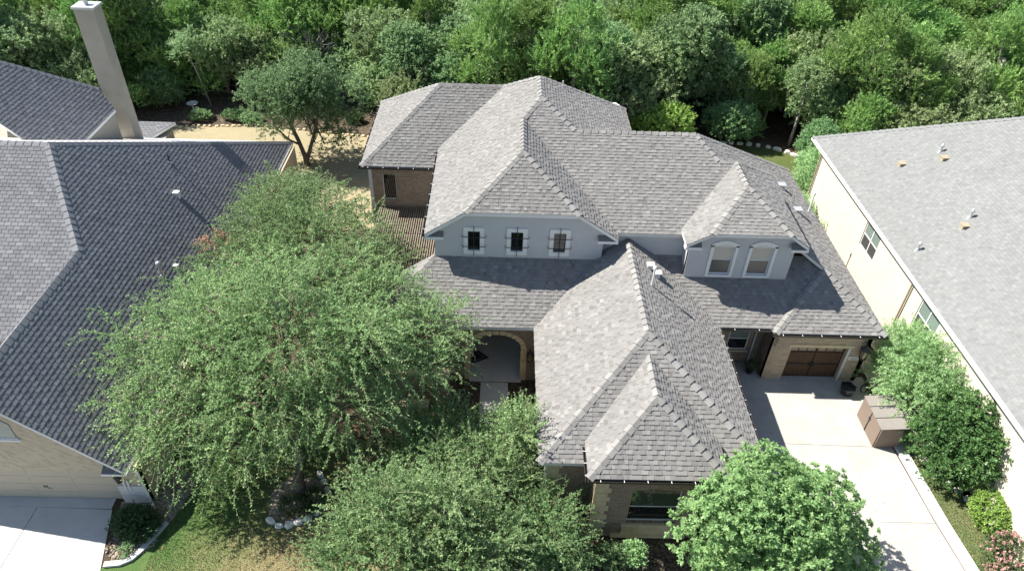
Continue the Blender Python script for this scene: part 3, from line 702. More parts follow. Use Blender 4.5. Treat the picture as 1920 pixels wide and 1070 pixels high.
# the tall gabled block: clipped gable wall with three barred windows
fg = Frame((-3.0,27.16), (4.85,27.16)); GW = ((1.55,2.11),(3.55,4.11),(5.54,6.10)); mb = MB()
wall('wall', (-3.0,27.16), (4.85,27.16), 3.6, 6.28, [(a0,a1,5.14,6.22) for a0, a1 in GW], SG, house)
mb.prism([fg.p(0,0,6.281), fg.p(fg.L,0,6.281), fg.p(6.46,0,7.26), fg.p(1.40,0,7.26)], -fg.n*0.2); mb.build('gable_wall', SG, house)
for k, (a0, a1) in enumerate(GW):
    w = window(house, fg, a0, a1, 5.14, 6.22, BZ, 0.03, 0.06, 0, lower='glass_screen' if k == 2 else 'glass_dark')
    m = MB()
    for b in ((a0-0.20, a0, 4.93, 6.43), (a1, a1+0.20, 4.93, 6.43), (a0, a1, 6.22, 6.43), (a0, a1, 4.93, 5.14)): m.fbox(fg, b[0], b[1], 0.003, 0.05, b[2], b[3])
    m.build('surround', TW, w); c = (a0+a1)/2
    m = MB(); m.tube([fg.p(c,0.06,4.86), fg.p(c,0.12,4.92), fg.p(c,0.12,6.46), fg.p(c,0.06,6.53)], 0.017, 6); m.build('iron_bar', MAT['iron'], w)
    for zz in (5.42, 5.95):
        m = MB(); m.tube([fg.p(a0-0.29,0.05,zz+0.04), fg.p(a0-0.25,0.14,zz), fg.p(a1+0.25,0.14,zz), fg.p(a1+0.29,0.05,zz+0.04)], 0.017, 6); m.build('iron_bar', MAT['iron'], w)
wall('wall', (-3.0,34.9), (-3.0,27.18), 2.0, 6.05, [], SG, house); wall('wall', (4.85,27.18), (4.85,27.6), 3.6, 6.1, [], SG, house)
wall('wall', (4.85,27.62), (8.9,27.62), 3.6, 6.05, [], SG, house)
for xa, xb, yy, zz in ((-3.45,-2.55,YF,6.0), (4.55,5.50,YF,6.0), (8.47,9.25,26.36,6.16), (13.35,14.14,26.36,6.16)):       # boxed eave returns with little shingled tops
    m = MB(); m.box(xa, xb, yy, yy+0.30, zz-0.13, zz); rr = m.build('eave_return', TW, house)
    m = MB(); m.prism([(xa+.02,yy+.02,zz+.003), (xb-.02,yy+.02,zz+.003), (xb-.02,yy+.28,zz+.16), (xa+.02,yy+.28,zz+.16)], (0,0,.02), 0.2); m.build('shingle_top', SM, rr)
# dormer walls and arched windows
fd_ = Frame((8.78,26.72), (13.68,26.72)); DW = ((1.12,2.12),(2.90,3.92))
wall('wall', (8.78,26.72), (13.68,26.72), 3.4, 6.15, [(a0,a1,4.42,6.02) for a0, a1 in DW], SG, house)
m = MB(); m.prism([fd_.p(0,0,6.151), fd_.p(fd_.L,0,6.151), fd_.p(fd_.L-0.42,0,6.80), fd_.p(0.62,0,6.80)], -fd_.n*0.18); m.build('gable_wall', SG, house)
wall('wall', (8.78,28.4), (8.78,26.74), 3.4, 6.2, [], SG, house); wall('wall', (13.68,26.74), (13.68,33.0), 3.4, 6.2, [], SG, house)
for a0, a1 in DW:
    w = window(house, fd_, a0, a1, 4.42, 6.02, TW, 0.055, 0.05, 0.52, upper='blind_cloth', lower='glass_screen')
    m = MB(); fw = 0.14; m.fbox(fd_, a0-fw, a0, 0.003, 0.06, 4.30, 6.10); m.fbox(fd_, a1, a1+fw, 0.003, 0.06, 4.30, 6.10); m.fbox(fd_, a0, a1, 0.003, 0.07, 4.30, 4.42)
    N = 12
    for i in range(N):
        t0, t1 = i/N, (i+1)/N; xa, xb = a0-fw+(a1-a0+2*fw)*t0, a0-fw+(a1-a0+2*fw)*t1; f = lambda t: 6.14+0.23*(1-(2*t-1)**2)
        ia, ib = max(a0, min(a1, xa)), max(a0, min(a1, xb)); g = lambda x: 6.02+0.17*(1-((x-a0)/(a1-a0)*2-1)**2)*0.9
        m.prism([fd_.p(xa,0.003,g(ia)), fd_.p(xb,0.003,g(ib)), fd_.p(xb,0.003,f(t1)), fd_.p(xa,0.003,f(t0))], fd_.n*0.057)
    m.build('surround', TW, w)
    m = MB()
    for i in range(N):
        xa, xb = a0+(a1-a0)*i/N, a0+(a1-a0)*(i+1)/N; m.prism([fd_.p(xa,0.002,6.0), fd_.p(xb,0.002,6.0), fd_.p(xb,0.002,g(xb)), fd_.p(xa,0.002,g(xa))], fd_.n*0.012)
    m.build('tympanum', TG, w)
# left wing walls
fr_lw = wall('wall', (-7.25,34.55), (-2.9,34.55), Z0, EL-.1, [(0.70,1.45,3.1,4.72)], BB, house)
window(house, fr_lw, 0.70, 1.45, 3.1, 4.72, TG, 0.05, 0.10, 0.0); wall('wall', (-7.25,42.0), (-7.25,34.57), Z0, EL-.1, [], BB, house)
quoins(fr_lw, -0.03, 0.14, Z0, EL-.2, alt=0.0, mat=TG)
wall('wall', (7.0,32.6), (7.0,39.2), Z0, 6.7, [], SG, house)
# vents and flues
vent_pipe(house, 6.83, 24.71, 5.22, 0.95, 0.045, MAT['pvc'], 0.10)
for (x, y, z) in ((6.95, 26.1, 5.14), (7.25, 25.75, 4.94)):
    m = MB(); m.box(x-0.11, x+0.13, y-0.11, y+0.11, z-0.1, z+0.20); v = m.build('roof_vent', MAT['pvc'], house); m = MB(); m.box(x-0.15, x+0.19, y-0.15, y+0.15, z+0.201, z+0.25); m.build('hood', MAT['pvc'], v)
vent_pipe(house, 3.24, 36.94, 9.06, 0.35, 0.04, MAT['galvanised'])
for (x, y) in ((15.82, 34.84), (16.1, 32.63)):
    m = MB(); m.box(x-0.16, x+0.16, y-0.16, y+0.16, zR(x)-0.1, zR(x)+0.16); v = m.build('roof_vent', MAT['galvanised'], house); m = MB(); m.box(x-0.21, x+0.21, y-0.21, y+0.21, zR(x)+0.161, zR(x)+0.20); m.build('hood', MAT['galvanised'], v)
vent_pipe(house, 15.98, 33.44, zR(15.98), 0.7, 0.035, MAT['galvanised']); vent_pipe(house, 17.4, 34.0, zR(17.4), 1.2, 0.045, MAT['pvc'], 0.08)

# ------------------------------------------------------------------ left neighbour
lh = empty('neighbour_house', (-18.0, 26.0, -1.0), 'cream brick house with charcoal shingles and tall chimney, left of the big tree', 'house')
RL = Roofing(lh, 'left'); SL = MAT['shingle_left']; LE = 1.42
def zA(x): return LE+(-14.34-x)
A_ = [(-14.34,17.05,zA(-14.34)),(-14.34,44.18,zA(-14.34)),(-21.3,30.4,zA(-21.3)),(-18.6,25.6,zA(-18.6)),(-18.6,17.05,zA(-18.6))]
AL = [(-18.6,17.05,zA(-18.6)),(-18.6,25.6,zA(-18.6)),(-21.9,22.0,2.38),(-22.9,17.05,1.38)]
B_ = [(-31.0,22.0,3.655),(-18.6,22.0,3.655),(-18.6,25.6,5.68),(-21.3,30.4,8.38),(-31.0,30.4,8.38)]
AB = [(-21.3,30.4,8.38),(-14.34,44.18,LE),(-31.0,44.18,LE),(-31.0,30.4,8.38)]
r_a = RL.part([A_, AL, AB], MAT['trim_white'], drop=0.16, bare=(2,)); r_b = RL.part([B_], MAT['trim_white'])
C_ = [(-22.91,33.5,5.71),(-22.91,39.5,5.71),(-23.55,39.95,6.35),(-24.05,40.3,6.85),(-26.75,37.0,9.55),(-29.5,33.5,12.3)]
C_ = [(-22.91,33.0,5.71),(-22.91,39.5,5.71),(-23.9,40.25,6.70),(-26.75,37.0,9.55),(-26.75,33.0,9.55)]
CB = [(-23.9,40.25,6.70),(-30.5,40.25,6.7),(-30.5,37.0,9.55),(-26.75,37.0,9.55)]
r_c = RL.part([C_, CB], MAT['trim_white'], drop=0.16, bare=(1,))
PR = [(-25.3,45.6,1.9),(-22.6,45.6,1.9),(-23.9,43.3,1.6),(-26.0,43.3,1.6)]
r_p = RL.part([PR], MAT['trim_white'], drop=0.16)
RL.finish(300)
n_ = nrm
for roof, lo, hi, a, b in ((r_a, (-18.6,17.05,5.68), (-18.6,25.6,5.68), A_, AL), (r_a, (-18.6,25.6,5.68), (-21.3,30.4,8.38), A_, B_), (r_a, (-14.34,44.18,LE), (-21.3,30.4,8.38), A_, AB),
                           (r_a, (-21.3,30.4,8.38), (-31.0,30.4,8.38), B_, AB), (r_c, (-23.9,40.25,6.7), (-26.75,37.0,9.55), C_, CB)):
    caps(roof, lh, lo, hi, n_(a), n_(b), SL, w=0.22, th=0.034, tones=(0.9, 1.0, 1.0))  # palest tones paint the sunlit look into these caps
CR, HB = MAT['brick_cream'], MAT['brick_herring']
gutter(lh, (-14.34,16.98,LE-.03), (-14.34,44.0,LE-.03), (1,0,0), MAT['trim_white'], 3.0)
fl = wall('wall', (-22.8,17.39), (-14.07,17.39), -1.2, 1.25, [(0.75,7.65,-1.2,1.02)], CR, lh, reveal=0.15)
m = MB(); m.prism([(-22.8,17.39,1.251), (-14.07,17.39,1.251), (-14.5,17.39,1.30), (-18.6,17.39,5.40), (-22.7,17.39,1.30)], (0,.2,0)); m.build('gable_wall', HB, lh)
wall('wall', (-14.07,17.41), (-14.07,43.8), -1.2, 1.3, [], CR, lh)
m = MB(); m.fbox(fl, 0.75, 7.65, -0.16, -0.12, -1.02, 1.02); gd2 = m.build('garage_door', MAT['garage_beige'], lh)
for i in range(4):
    for j in range(4):
        m = MB(); m.fbox(fl, 0.75+0.06+j*1.725, 0.75+1.665+j*1.725, -0.119, -0.112, -1.0+0.05+i*0.5, -1.0+0.45+i*0.5); m.build('door_panel', MAT['garage_beige'], gd2)
m = MB(); xs = 4.66; zs_ = -0.24           # the small green emblem stuck on the garage door
for (dx, dz, w, h) in ((-0.10, 0.02, 0.05, 0.15), (0.02, 0.02, 0.05, 0.15), (-0.045, 0.0, 0.05, 0.07), (0.05, -0.09, 0.06, 0.05), (0.14, -0.10, 0.04, 0.08)):
    m.fbox(fl, xs+dx-w/2, xs+dx+w/2, -0.111, -0.104, zs_+dz-h/2, zs_+dz+h/2)
m.build('emblem', MAT['green_paint'], gd2)
for k in range(4):                            # pale stone base at the corner
    m = MB(); m.fbox(fl, 7.68, 8.76, 0.004, 0.07+0.01*(k % 2), -1.05+k*0.30+0.005, -1.05+(k+1)*0.30-0.005); m.build('stone_block', MAT['cut_stone'], lh)
for x in (7.98, 8.14):
    m = MB(); m.fbox(fl, x, x+0.07, 0.085, 0.10, -0.15, 0.55); m.build('number_strip', MAT['trim_white'], lh)
lantern(lh, (-14.78, 17.26, 0.86), 1.0, 'glass_screen')
m = MB(); m.prism([(-15.25,17.0,1.23), (-14.35,17.0,1.23), (-14.35,17.37,1.23), (-15.25,17.37,1.23)], (0,0,.10)); er = m.build('eave_return', MAT['trim_white'], lh)
m = MB(); m.prism([(-15.23,17.02,1.332), (-14.37,17.02,1.332), (-14.37,17.36,1.50), (-15.23,17.36,1.50)], (0,0,.02), 0.1); m.build('shingle_top', SL, er)
m = MB(); m.tube([(-14.2,17.25,1.25), (-14.0,17.28,1.1), (-14.0,17.28,-0.75), (-13.8,17.0,-0.92)], 0.05, 6); m.build('downspout', MAT['trim_white'], lh)
fgw = Frame((-22.8,17.39), (-14.07,17.39)); m = MB(); m.fbox(fgw, 3.5, 4.85, 0.002, 0.05, 2.93, 3.0); m.fbox(fgw, 3.42, 4.93, 0.002, 0.09, 2.84, 2.929); gw = m.build('window', MAT['trim_white'], lh)
m = MB(); m.prism([fgw.p(3.55,0.002,3.005), fgw.p(4.8,0.002,3.005), fgw.p(4.8,0.002,3.75), fgw.p(4.2,0.002,4.35), fgw.p(3.55,0.002,3.75)], fgw.n*0.03); m.build('pane', MAT['glass_green'], gw)
m = MB(); m.box(-30,-22.93,33.2,39.3,-1.2,5.5); m.build('wall', MAT['stucco_tan'], lh)
m = MB(); m.box(-26.1,-22.9,43.45,45.5,-1.2,1.42); m.build('wall', MAT['stucco_tan'], lh)
m = MB(); m.box(-23.85,-22.74,40.32,41.25,-1.2,11.25); ch = m.build('chimney', MAT['stucco_tan'], lh)
m = MB(); m.box(-23.92,-22.67,40.25,41.32,11.251,11.37); m.build('chimney_cap', MAT['galvanised'], ch)
m = MB(); m.lathe((-23.3,40.8,11.371), [(0.12,0),(0.12,0.22),(0.20,0.24),(0.20,0.34),(0.05,0.42)], 12); m.build('flue', MAT['galvanised'], ch)
vent_pipe(lh, -16.12, 27.02, 3.2, 0.75, 0.06, MAT['galvanised'], 0.13); vent_pipe(lh, -18.01, 34.48, 5.09, 0.55, 0.035, MAT['iron'])
m = MB(); m.box(-17.3,-17.0,32.4,32.7,4.0,4.5); m.build('roof_vent', MAT['pvc'], lh); m = MB(); m.box(-15.98,-15.75,27.9,28.1,2.8,3.15); m.build('roof_vent', MAT['pvc'], lh)

# ------------------------------------------------------------------ right neighbour
rh = empty('neighbour_house', (24.0, 28.0, -0.4), 'cream stucco house with pale grey shingle roof at the right edge', 'house')
RR = Roofing(rh, 'right'); SR = MAT['shingle_right']
def RX(y): return 19.66+(41.0-y)*0.0087
RS = 0.71
def zS(x, y): return 4.5+(x-RX(y))*RS
R1 = [(RX(41.0),41.0,4.5),(RX(9.0),9.0,4.5),(29.9,9.0,zS(29.9,9.0)),(29.9,30.8,zS(29.9,30.8))]
R2 = [(RX(41.0),41.0,4.5),(29.9,30.8,zS(29.9,30.8)),(40.0,41.0,4.5)]
r_r = RR.part([R1, R2], MAT['trim_white'], drop=0.2, bare=(1,)); RR.finish(0)
caps(r_r, rh, R1[0], R1[3], nrm(R1), nrm(R2), SR, tones=(0.4, 0.6))
WC = MAT['stucco_cream']
wA, wB = (20.12,40.0), (20.12+0.0087*30.5,9.5); frr = wall('wall', wA, wB, -1.2, 4.32, [(7.27,9.0,2.18,3.8),(13.9,15.62,2.12,3.74)], WC, rh)
# frame runs back to front so that the wall looks towards the main house
for a0, a1, z0, z1 in ((7.27,9.0,2.18,3.8),(13.9,15.62,2.12,3.74)):
    window(rh, frr, a0, a1, z0, z1, TW, 0.06, 0.05, 0.48, lower='glass_screen', upper='glass_green', cols=2)
wall('wall', (37.0,40.0), (20.12,40.0), -1.2, 4.32, [], WC, rh)
gutter(rh, (RX(41.0),41.0,4.46), (RX(9.0),9.0,4.46), (-1,-0.0087,0), MAT['trim_white'], 4.0)
for y in (39.95, 27.1): 
    m = MB(); xx = 20.02+(40-y)*0.0087; m.tube([(xx-0.25,y,4.35), (xx,y,4.1), (xx,y,-0.3)], 0.05, 6); m.build('downspout', MAT['vent_tan'], rh)
for (x, y) in ((21.99,34.74),(23.42,33.64),(22.29,28.48)):
    z = zS(x, y); m = MB(); m.box(x-0.15,x+0.15,y-0.15,y+0.15,z-0.12,z+0.12); v = m.build('roof_vent', MAT['vent_tan'], rh); m = MB(); m.box(x-0.19,x+0.19,y-0.19,y+0.19,z+0.121,z+0.15); m.build('hood', MAT['vent_tan'], v)
for (x, y) in ((23.49,34.31),(22.65,28.89),(20.44,28.29)): vent_pipe(rh, x, y, zS(x, y), 0.35, 0.06, MAT['galvanised'], 0.09)

# ------------------------------------------------------------------ ground and paving
def gz(x, y):
    s = min(1, max(0, (x-10.2)/0.9)); s = s*s*(3-2*s); t = min(1, max(0, (46-y)/8)); t = t*t*(3-2*t)
    return -1.0 + 0.58*s*t
xs = [-900,-400,-200,-120,-80]+[-60+2*i for i in range(30)]+[0,2,4,6,8,10]+[10.2+0.15*i for i in range(1,7)]+[12,14,16,18,20,24,28,34,40,50,60,80,120,200,400,900]
ys = [-200,-60,-20,0,6]+[8+2*i for i in range(26)]+[62,66,70,76,84,92,100,110,120,150,200,300,500,1200]
V = [(x, y, gz(x, y)) for y in ys for x in xs]; nx = len(xs)
Fc = [(j*nx+i, j*nx+i+1, (j+1)*nx+i+1, (j+1)*nx+i) for j in range(len(ys)-1) for i in range(nx-1)]
me = bpy.data.meshes.new('ground'); me.from_pydata(V, [], Fc); tag(link('ground', me, MAT['forest_floor']), kind='structure')
def sheet(name, pts, z, mat, kind='structure', label=None, thick=0.0):
    m = MB()
    if thick: m.prism([(x, y, z-thick) for x, y in pts], (0, 0, thick))
    else: m.poly([(x, y, z) for x, y in pts])
    o = m.build(name, MAT[mat]); return tag(o, label, kind=kind)
def ring(pts, z0, z1, w):     # not used for paving, gives a kerb solid along a polyline
    pass
sheet('lawn', [(-14.9,8),(1.5,8),(1.5,17.6),(-4.5,20.5),(-13.9,22.5),(-14.0,17.3),(-13.3,16.2),(-13.5,15.1),(-14.9,14.4)], -0.985, 'lawn_front')
sheet('lawn', [(-13.8,37.0),(-7.4,37.5),(-7.4,42.6),(-8.0,43.2),(-13.9,44.0)], -0.986, 'lawn_dry')
sheet('side_yard', [(-13.9,22.3),(-7.3,22.0),(-7.3,37.5),(-13.9,37.0)], -0.988, 'mulch')
sheet('lawn', [(-29,46.0),(-8.0,42.6),(-6.0,48.0),(-10.7,49.9),(-19.1,51.0),(-25.1,50.6),(-29,50.4)], -0.982, 'lawn_dry')
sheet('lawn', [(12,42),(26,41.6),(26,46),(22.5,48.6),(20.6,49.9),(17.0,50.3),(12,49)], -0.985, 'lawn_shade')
sheet('planting_bed', [(-29,50.6),(-25.1,50.8),(-19.1,51.2),(-10.7,50.1),(-6,48.2),(-5,56),(-12,57.5),(-29,57)], -0.984, 'mulch')
sheet('planting_bed', [(-4.4,20.2),(1.9,17.3),(2.0,24.7),(-4.6,24.7)], -0.984, 'mulch')
sheet('planting_bed', [(1.5,12.0),(10.1,12.0),(10.1,17.2),(1.5,17.2)], -0.980, 'mulch')
sheet('planting_bed', [(-15.3,17.35),(-14.05,17.35),(-14.0,19.5),(-12.5,18.5),(-12.9,16.6),(-13.4,15.6),(-13.8,15.0),(-14.6,14.7)], -0.976, 'gravel_bed')
sheet('planting_bed', [(-9.1,16.7),(-8.2,16.45),(-7.2,16.7),(-6.9,17.6),(-7.3,18.6),(-8.6,18.8),(-9.3,18.0)], -0.978, 'gravel_bed')
sheet('side_lawn', [(18.5,9),(20.9,9),(20.55,20.0),(18.45,20.6)], -0.385, 'lawn_side')
sheet('planting_bed', [(18.45,20.6),(20.0,17.6),(20.6,15.8),(21.2,9),(20.36,9),(20.3,40),(18.45,40)], -0.380, 'limestone_gravel')
def slabs(name, quads, z, mat, thick=0.14):
    """concrete flags poured with open joints between them"""
    root = empty(name, (0, 0, 0)); tag(root, kind='structure')
    for q in quads:
        c = Vector((sum(p[0] for p in q)/len(q), sum(p[1] for p in q)/len(q), 0)); g = 0.018; pts = []
        for p in q:
            d = Vector((p[0], p[1], 0))-c; d = d*(1-g/max(0.2, d.length)); pts.append((c.x+d.x, c.y+d.y, z-thick))
        m = MB(); m.prism(pts, (0, 0, thick)); m.build('slab', MAT[mat], root)
    return root
slabs('driveway', [[(10.1,20.66),(17.95,20.5),(18.2,24.48),(13.0,24.48),(13.0,25.75),(10.1,25.75)], [(13.0,24.48),(18.25,24.48),(18.25,24.85),(13.0,24.85)],
    [(10.6,16.72),(18.14,16.66),(17.95,20.5),(10.1,20.66)], [(10.9,12.6),(18.5,12.5),(18.14,16.66),(10.6,16.72)], [(11.2,8.6),(18.8,8.5),(18.5,12.5),(10.9,12.6)]], -0.39, 'concrete')
m = MB(); kp = [(17.98,20.9),(18.16,16.7),(18.52,12.5),(18.82,8.5)]
for i in range(3):
    (x0, y0), (x1, y1) = kp[i], kp[i+1]; m.prism([(x0+0.02,y0,-.5),(x1+0.02,y1,-.5),(x1+0.46,y1,-.5),(x0+0.46,y0,-.5)], (0,0,0.24))
tag(m.build('kerb', MAT['concrete_white']), kind='structure')
slabs('driveway', [[(-22.9,17.08),(-15.55,17.0),(-15.55,17.5),(-22.9,17.5)], [(-18.6,13.2),(-14.5,13.1),(-15.5,16.98),(-18.55,17.04)], [(-22.9,13.2),(-18.6,13.2),(-18.55,17.04),(-22.9,17.08)], [(-22.9,9.2),(-18.65,9.2),(-18.6,13.2),(-22.9,13.2)], [(-18.65,9.2),(-13.6,9.2),(-14.5,13.1),(-18.6,13.2)]], -0.97, 'concrete_white')
slabs('walkway', [[(-0.76,23.0),(0.64,23.0),(0.62,24.5),(-0.74,24.5)], [(-0.72,21.4),(0.70,21.4),(0.64,23.0),(-0.76,23.0)], [(-0.6,19.8),(0.85,19.8),(0.70,21.4),(-0.72,21.4)], [(-0.7,18.2),(1.2,18.2),(0.85,19.8),(-0.6,19.8)]], -0.955, 'porch_stone', 0.06)
# curved concrete edging of the neighbour's bed
m = MB(); pts = [(-14.75,14.55),(-14.2,14.62),(-13.85,14.82),(-13.6,15.2),(-13.35,15.8),(-13.1,16.4)]
for i in range(len(pts)-1):
    p, q = Vector((*pts[i],0)), Vector((*pts[i+1],0)); d = (q-p).normalized(); r = Vector((d.y,-d.x,0))*0.11; e = d*0.02
    m.prism([(*(p-r-e).xy,-1.05),(*(q-r+e).xy,-1.05),(*(q+r+e).xy,-1.05),(*(p+r-e).xy,-1.05)], (0,0,0.17+0.004*(i % 2)))
tag(m.build('bed_edging', MAT['concrete_white']), 'curved pale concrete edging of the gravel bed beside the left driveway', 'edging')

# ------------------------------------------------------------------ stones
def stone(rng, c, sx, sy, sz, rz=0.0):
    V = []; cs, sn = math.cos(rz), math.sin(rz)
    for k, (zz, sc) in enumerate(((-0.5, 0.92), (0.15, 1.0), (0.5, 0.72))):
        for j in range(7):
            a = 2*math.pi*j/7; r = sc*(1+rng.uniform(-0.16, 0.16)); x, y = sx*0.5*r*math.cos(a), sy*0.5*r*math.sin(a)
            V.append((c[0]+x*cs-y*sn, c[1]+x*sn+y*cs, c[2]+sz*(zz+0.5+rng.uniform(-.05,.05))))
    Fc = [tuple(range(6,-1,-1)), tuple(range(14,21))] + [(k*7+j, k*7+(j+1) % 7, (k+1)*7+(j+1) % 7, (k+1)*7+j) for k in range(2) for j in range(7)]
    return V, Fc
def border(name, pts, label, size=(0.42,0.26,0.22), z=-1.02, mat='pale_stone'):
    root = empty(name, (*pts[0], z), label, 'stone border'); g = random.Random(len(pts)*5+1)
    for i, (x, y) in enumerate(pts):
        nxt = pts[min(i+1, len(pts)-1)]; prv = pts[max(i-1, 0)]; rz = math.atan2(nxt[1]-prv[1], nxt[0]-prv[0]); f = g.uniform(0.6, 1.2); x += g.uniform(-.06,.06); y += g.uniform(-.05,.05)
        if size[0] < 0.5 and len(pts) > 20 and g.random() < .12: continue
        Vs, Fs = stone(g, (x, y, z), size[0]*f, size[1]*g.uniform(.85,1.15), size[2]*g.uniform(.85,1.2), rz)
        me = bpy.data.meshes.new('stone'); me.from_pydata(Vs, [], Fs); link('stone', me, MAT[mat], root)
border('stone_border', [(-8.95,16.55),(-8.58,16.38),(-8.2,16.42),(-7.82,16.52),(-7.45,16.72),(-7.18,17.0),(-7.0,17.36),(-6.93,17.74),(-7.0,18.12),(-7.15,18.46),(-7.4,18.76)], 'pale limestone blocks curving round the foot of the big leafy tree')
line = lambda p, q, n: [(p[0]+(q[0]-p[0])*i/(n-1), p[1]+(q[1]-p[1])*i/(n-1)) for i in range(n)]
border('stone_border', line((-25.1,50.6),(-19.1,51.1),15)+line((-18.7,51.1),(-8.9,49.6),24), 'long white limestone edging between straw-coloured lawn and bed', (0.40,0.24,0.14), mat='limestone')
border('stone_border', [(17.2,50.4),(17.9,50.45),(18.6,50.4),(19.3,50.3),(20.0,50.15),(20.7,49.95),(21.3,49.6),(21.9,49.2),(22.4,48.8)], 'shaded stone edging at the end of the dark lawn behind the house', (0.66,0.36,0.22))
border('stone_border', [(19.55,18.6),(19.8,18.2),(19.95,17.75),(20.05,17.3),(20.15,16.9),(20.25,16.5)], 'white stones between the grass strip and the clipped lime shrub', (0.42,0.36,0.16), -0.41)
g = random.Random(3); mb = MB()
for i in range(700):
    a = g.random(); x = g.uniform(-15.0,-13.2); y = g.uniform(14.8,17.2)
    if x > -13.0 or y-14.6 < (x+15.2)*-0.2: continue
    if (x+14.2)**2/1.1**2+(y-16.0)**2/1.25**2 > 1: continue
    s = g.uniform(0.05,0.11); Vs, Fs = stone(g, (x,y,-0.99), s, s*.8, s*.6, g.random()*3); b = len(mb.v); mb.v += Vs; mb.f += [tuple(b+k for k in f) for f in Fs]; mb.t += [g.random()]*len(Fs)
tag(mb.build('river_gravel', MAT['gravel_bed']), 'tan river gravel in the bed by the left driveway', kind='stuff')

# ------------------------------------------------------------------ pergola
pg = empty('pergola', (-4.7,31.6,-1.0), 'weathered wooden slat pergola roof beside the brick wing', 'pergola')
for k in range(31):
    x = -3.12-k*0.122
    for (y0, y1) in ((28.75,31.75),(31.80,34.45)):
        m = MB(); dz = rnd.uniform(-.008,.008); m.box(x-0.027,x+0.027,y0+rnd.uniform(-.03,.03),y1,2.64+dz,2.75+dz); m.build('slat', MAT['pergola_wood'], pg)
for y in (28.9,30.4,31.8,33.2,34.4):
    m = MB(); m.box(-6.95,-3.06,y-0.045,y+0.045,2.46,2.635); m.build('beam', MAT['pergola_wood'], pg)
for x, y in ((-6.85,28.9),(-3.15,28.9),(-6.85,31.8)):
    m = MB(); m.box(x-0.07,x+0.07,y-0.07,y+0.07,-1.0,2.459); m.build('post', MAT['pergola_wood'], pg)
sheet('patio', [(-7.2,27.3),(-3.0,27.3),(-3.0,34.5),(-7.2,34.5)], -0.97, 'dark_soil_and_shade')  # dark ground colour stands in for the shade beneath the slats

# ------------------------------------------------------------------ things on the driveway and in the yard
sd = empty('storage_shed', (17.6,21.4,-0.39), 'low brown resin storage shed beside the driveway under the pale shrub', 'shed')
m = MB(); z0, z1 = -0.388, 0.86
m.mesh8([(17.06,20.48,z0),(18.12,20.48,z0),(18.12,22.40,z0),(17.06,22.40,z0),(17.03,20.45,z1),(18.14,20.45,z1-0.0),(18.14,22.43,z1),(17.03,22.43,z1)]); m.build('wall', MAT['resin_brown'], sd)
for i in range(3):
    m = MB(); y0 = 20.42+i*0.68; m.prism([(16.98,y0,z1+0.003),(16.98,y0+0.635,z1+0.003),(18.18,y0+0.635,z1+0.10),(18.18,y0,z1+0.10)], (0,0,0.045)); m.build('lid_panel', MAT['resin_lid'], sd)
for i, (y0, y1) in enumerate(((20.52,21.42),(21.46,22.36))):
    m = MB(); m.mesh8([(17.005,y0,z0+0.04),(17.05,y0,z0+0.04),(17.05,y1,z0+0.04),(17.005,y1,z0+0.04),(16.99,y0,z1-0.03),(17.025,y0,z1-0.03),(17.025,y1,z1-0.03),(16.99,y1,z1-0.03)]); m.build('door', MAT['resin_brown'], sd)
m = MB(); m.box(16.965,16.99,21.37,21.51,0.40,0.52); m.box(16.972,17.0,21.42,21.46,-0.33,0.82); m.build('latch', MAT['iron'], sd)
pt = empty('planter', (17.0,23.75,-0.39), 'dark angular planter tub standing in front of the garage', 'planter')
m = MB(); m.lathe((17.0,23.75,-0.389), [(0.25,0),(0.38,0.42),(0.40,0.46),(0.35,0.46),(0.34,0.36)], 6); m.build('tub', MAT['black_plastic'], pt)
m = MB(); m.lathe((17.0,23.75,-0.06), [(0.325,0),(0.30,0.02)], 6); m.build('soil', MAT['dark_soil_and_shade'], pt)
m = MB(); pts = []
for k in range(17):
    a = 2*math.pi*k/16; u, v = 0.30*math.cos(a), 0.13*math.sin(a); pts.append((18.0+u*0.55-v*0.83, 24.05+u*0.83+v*0.55, -0.36))
m.tube(pts, 0.032, 6, cap=False); tag(m.build('hose_loop', MAT['black_plastic']), 'black oval hose loop lying beside the planter', 'hose')
mt = empty('door_mat', (-1.0,25.9,-0.92), 'dark patterned door mat laid cornerwise on the porch floor', 'mat')
def diamond(z, s, inner): return [(-1.05+s*0.40*c-s*0.27*d, 26.2+s*0.22*c+s*0.26*d, z) for c, d in ((-1,-1),(1,-1),(1,1),(-1,1))]
m = MB(); m.prism(diamond(-0.928,1.0,0), (0,0,0.012)); m.build('mat_border', MAT['rug'], mt)
m = MB(); m.prism(diamond(-0.914,0.72,0), (0,0,0.004)); m.build('mat_stripe', MAT['sign_grey'], mt); m = MB(); m.prism(diamond(-0.908,0.56,0), (0,0,0.004)); m.build('mat_field', MAT['rug'], mt)
for (x0,x1,y0,y1,z1,lab) in ((-5.2,-2.15,23.1,23.5,0.9,'brown brick courtyard wall left of the porch walk'), (-4.9,-3.05,21.6,22.0,0.35,'lower brown brick courtyard wall half hidden by the big tree')):
    cw = empty('courtyard_wall', (x0,y0,-1.0), lab, 'wall')
    m = MB(); m.box(x0,x1,y0,y1,-1.1,z1); m.build('brickwork', BB, cw); m = MB(); m.box(x0-.04,x1+.04,y0-.04,y1+.04,z1+.003,z1+.08); m.build('coping', MAT['limestone'], cw)
bb_ = empty('bird_bath', (-24.53,53.05,-0.98), 'small white bird bath standing in the bed by the wood', 'bird bath')
m = MB(); m.lathe((-24.53,53.05,-0.985), [(0.18,0),(0.16,0.05),(0.07,0.12),(0.06,0.62),(0.12,0.70)], 12); m.build('pedestal', MAT['cut_stone'], bb_)
m = MB(); m.lathe((-24.53,53.05,-0.28), [(0.12,0),(0.40,0.08),(0.44,0.13),(0.38,0.12),(0.1,0.06)], 16); m.build('basin', MAT['concrete_white'], bb_)
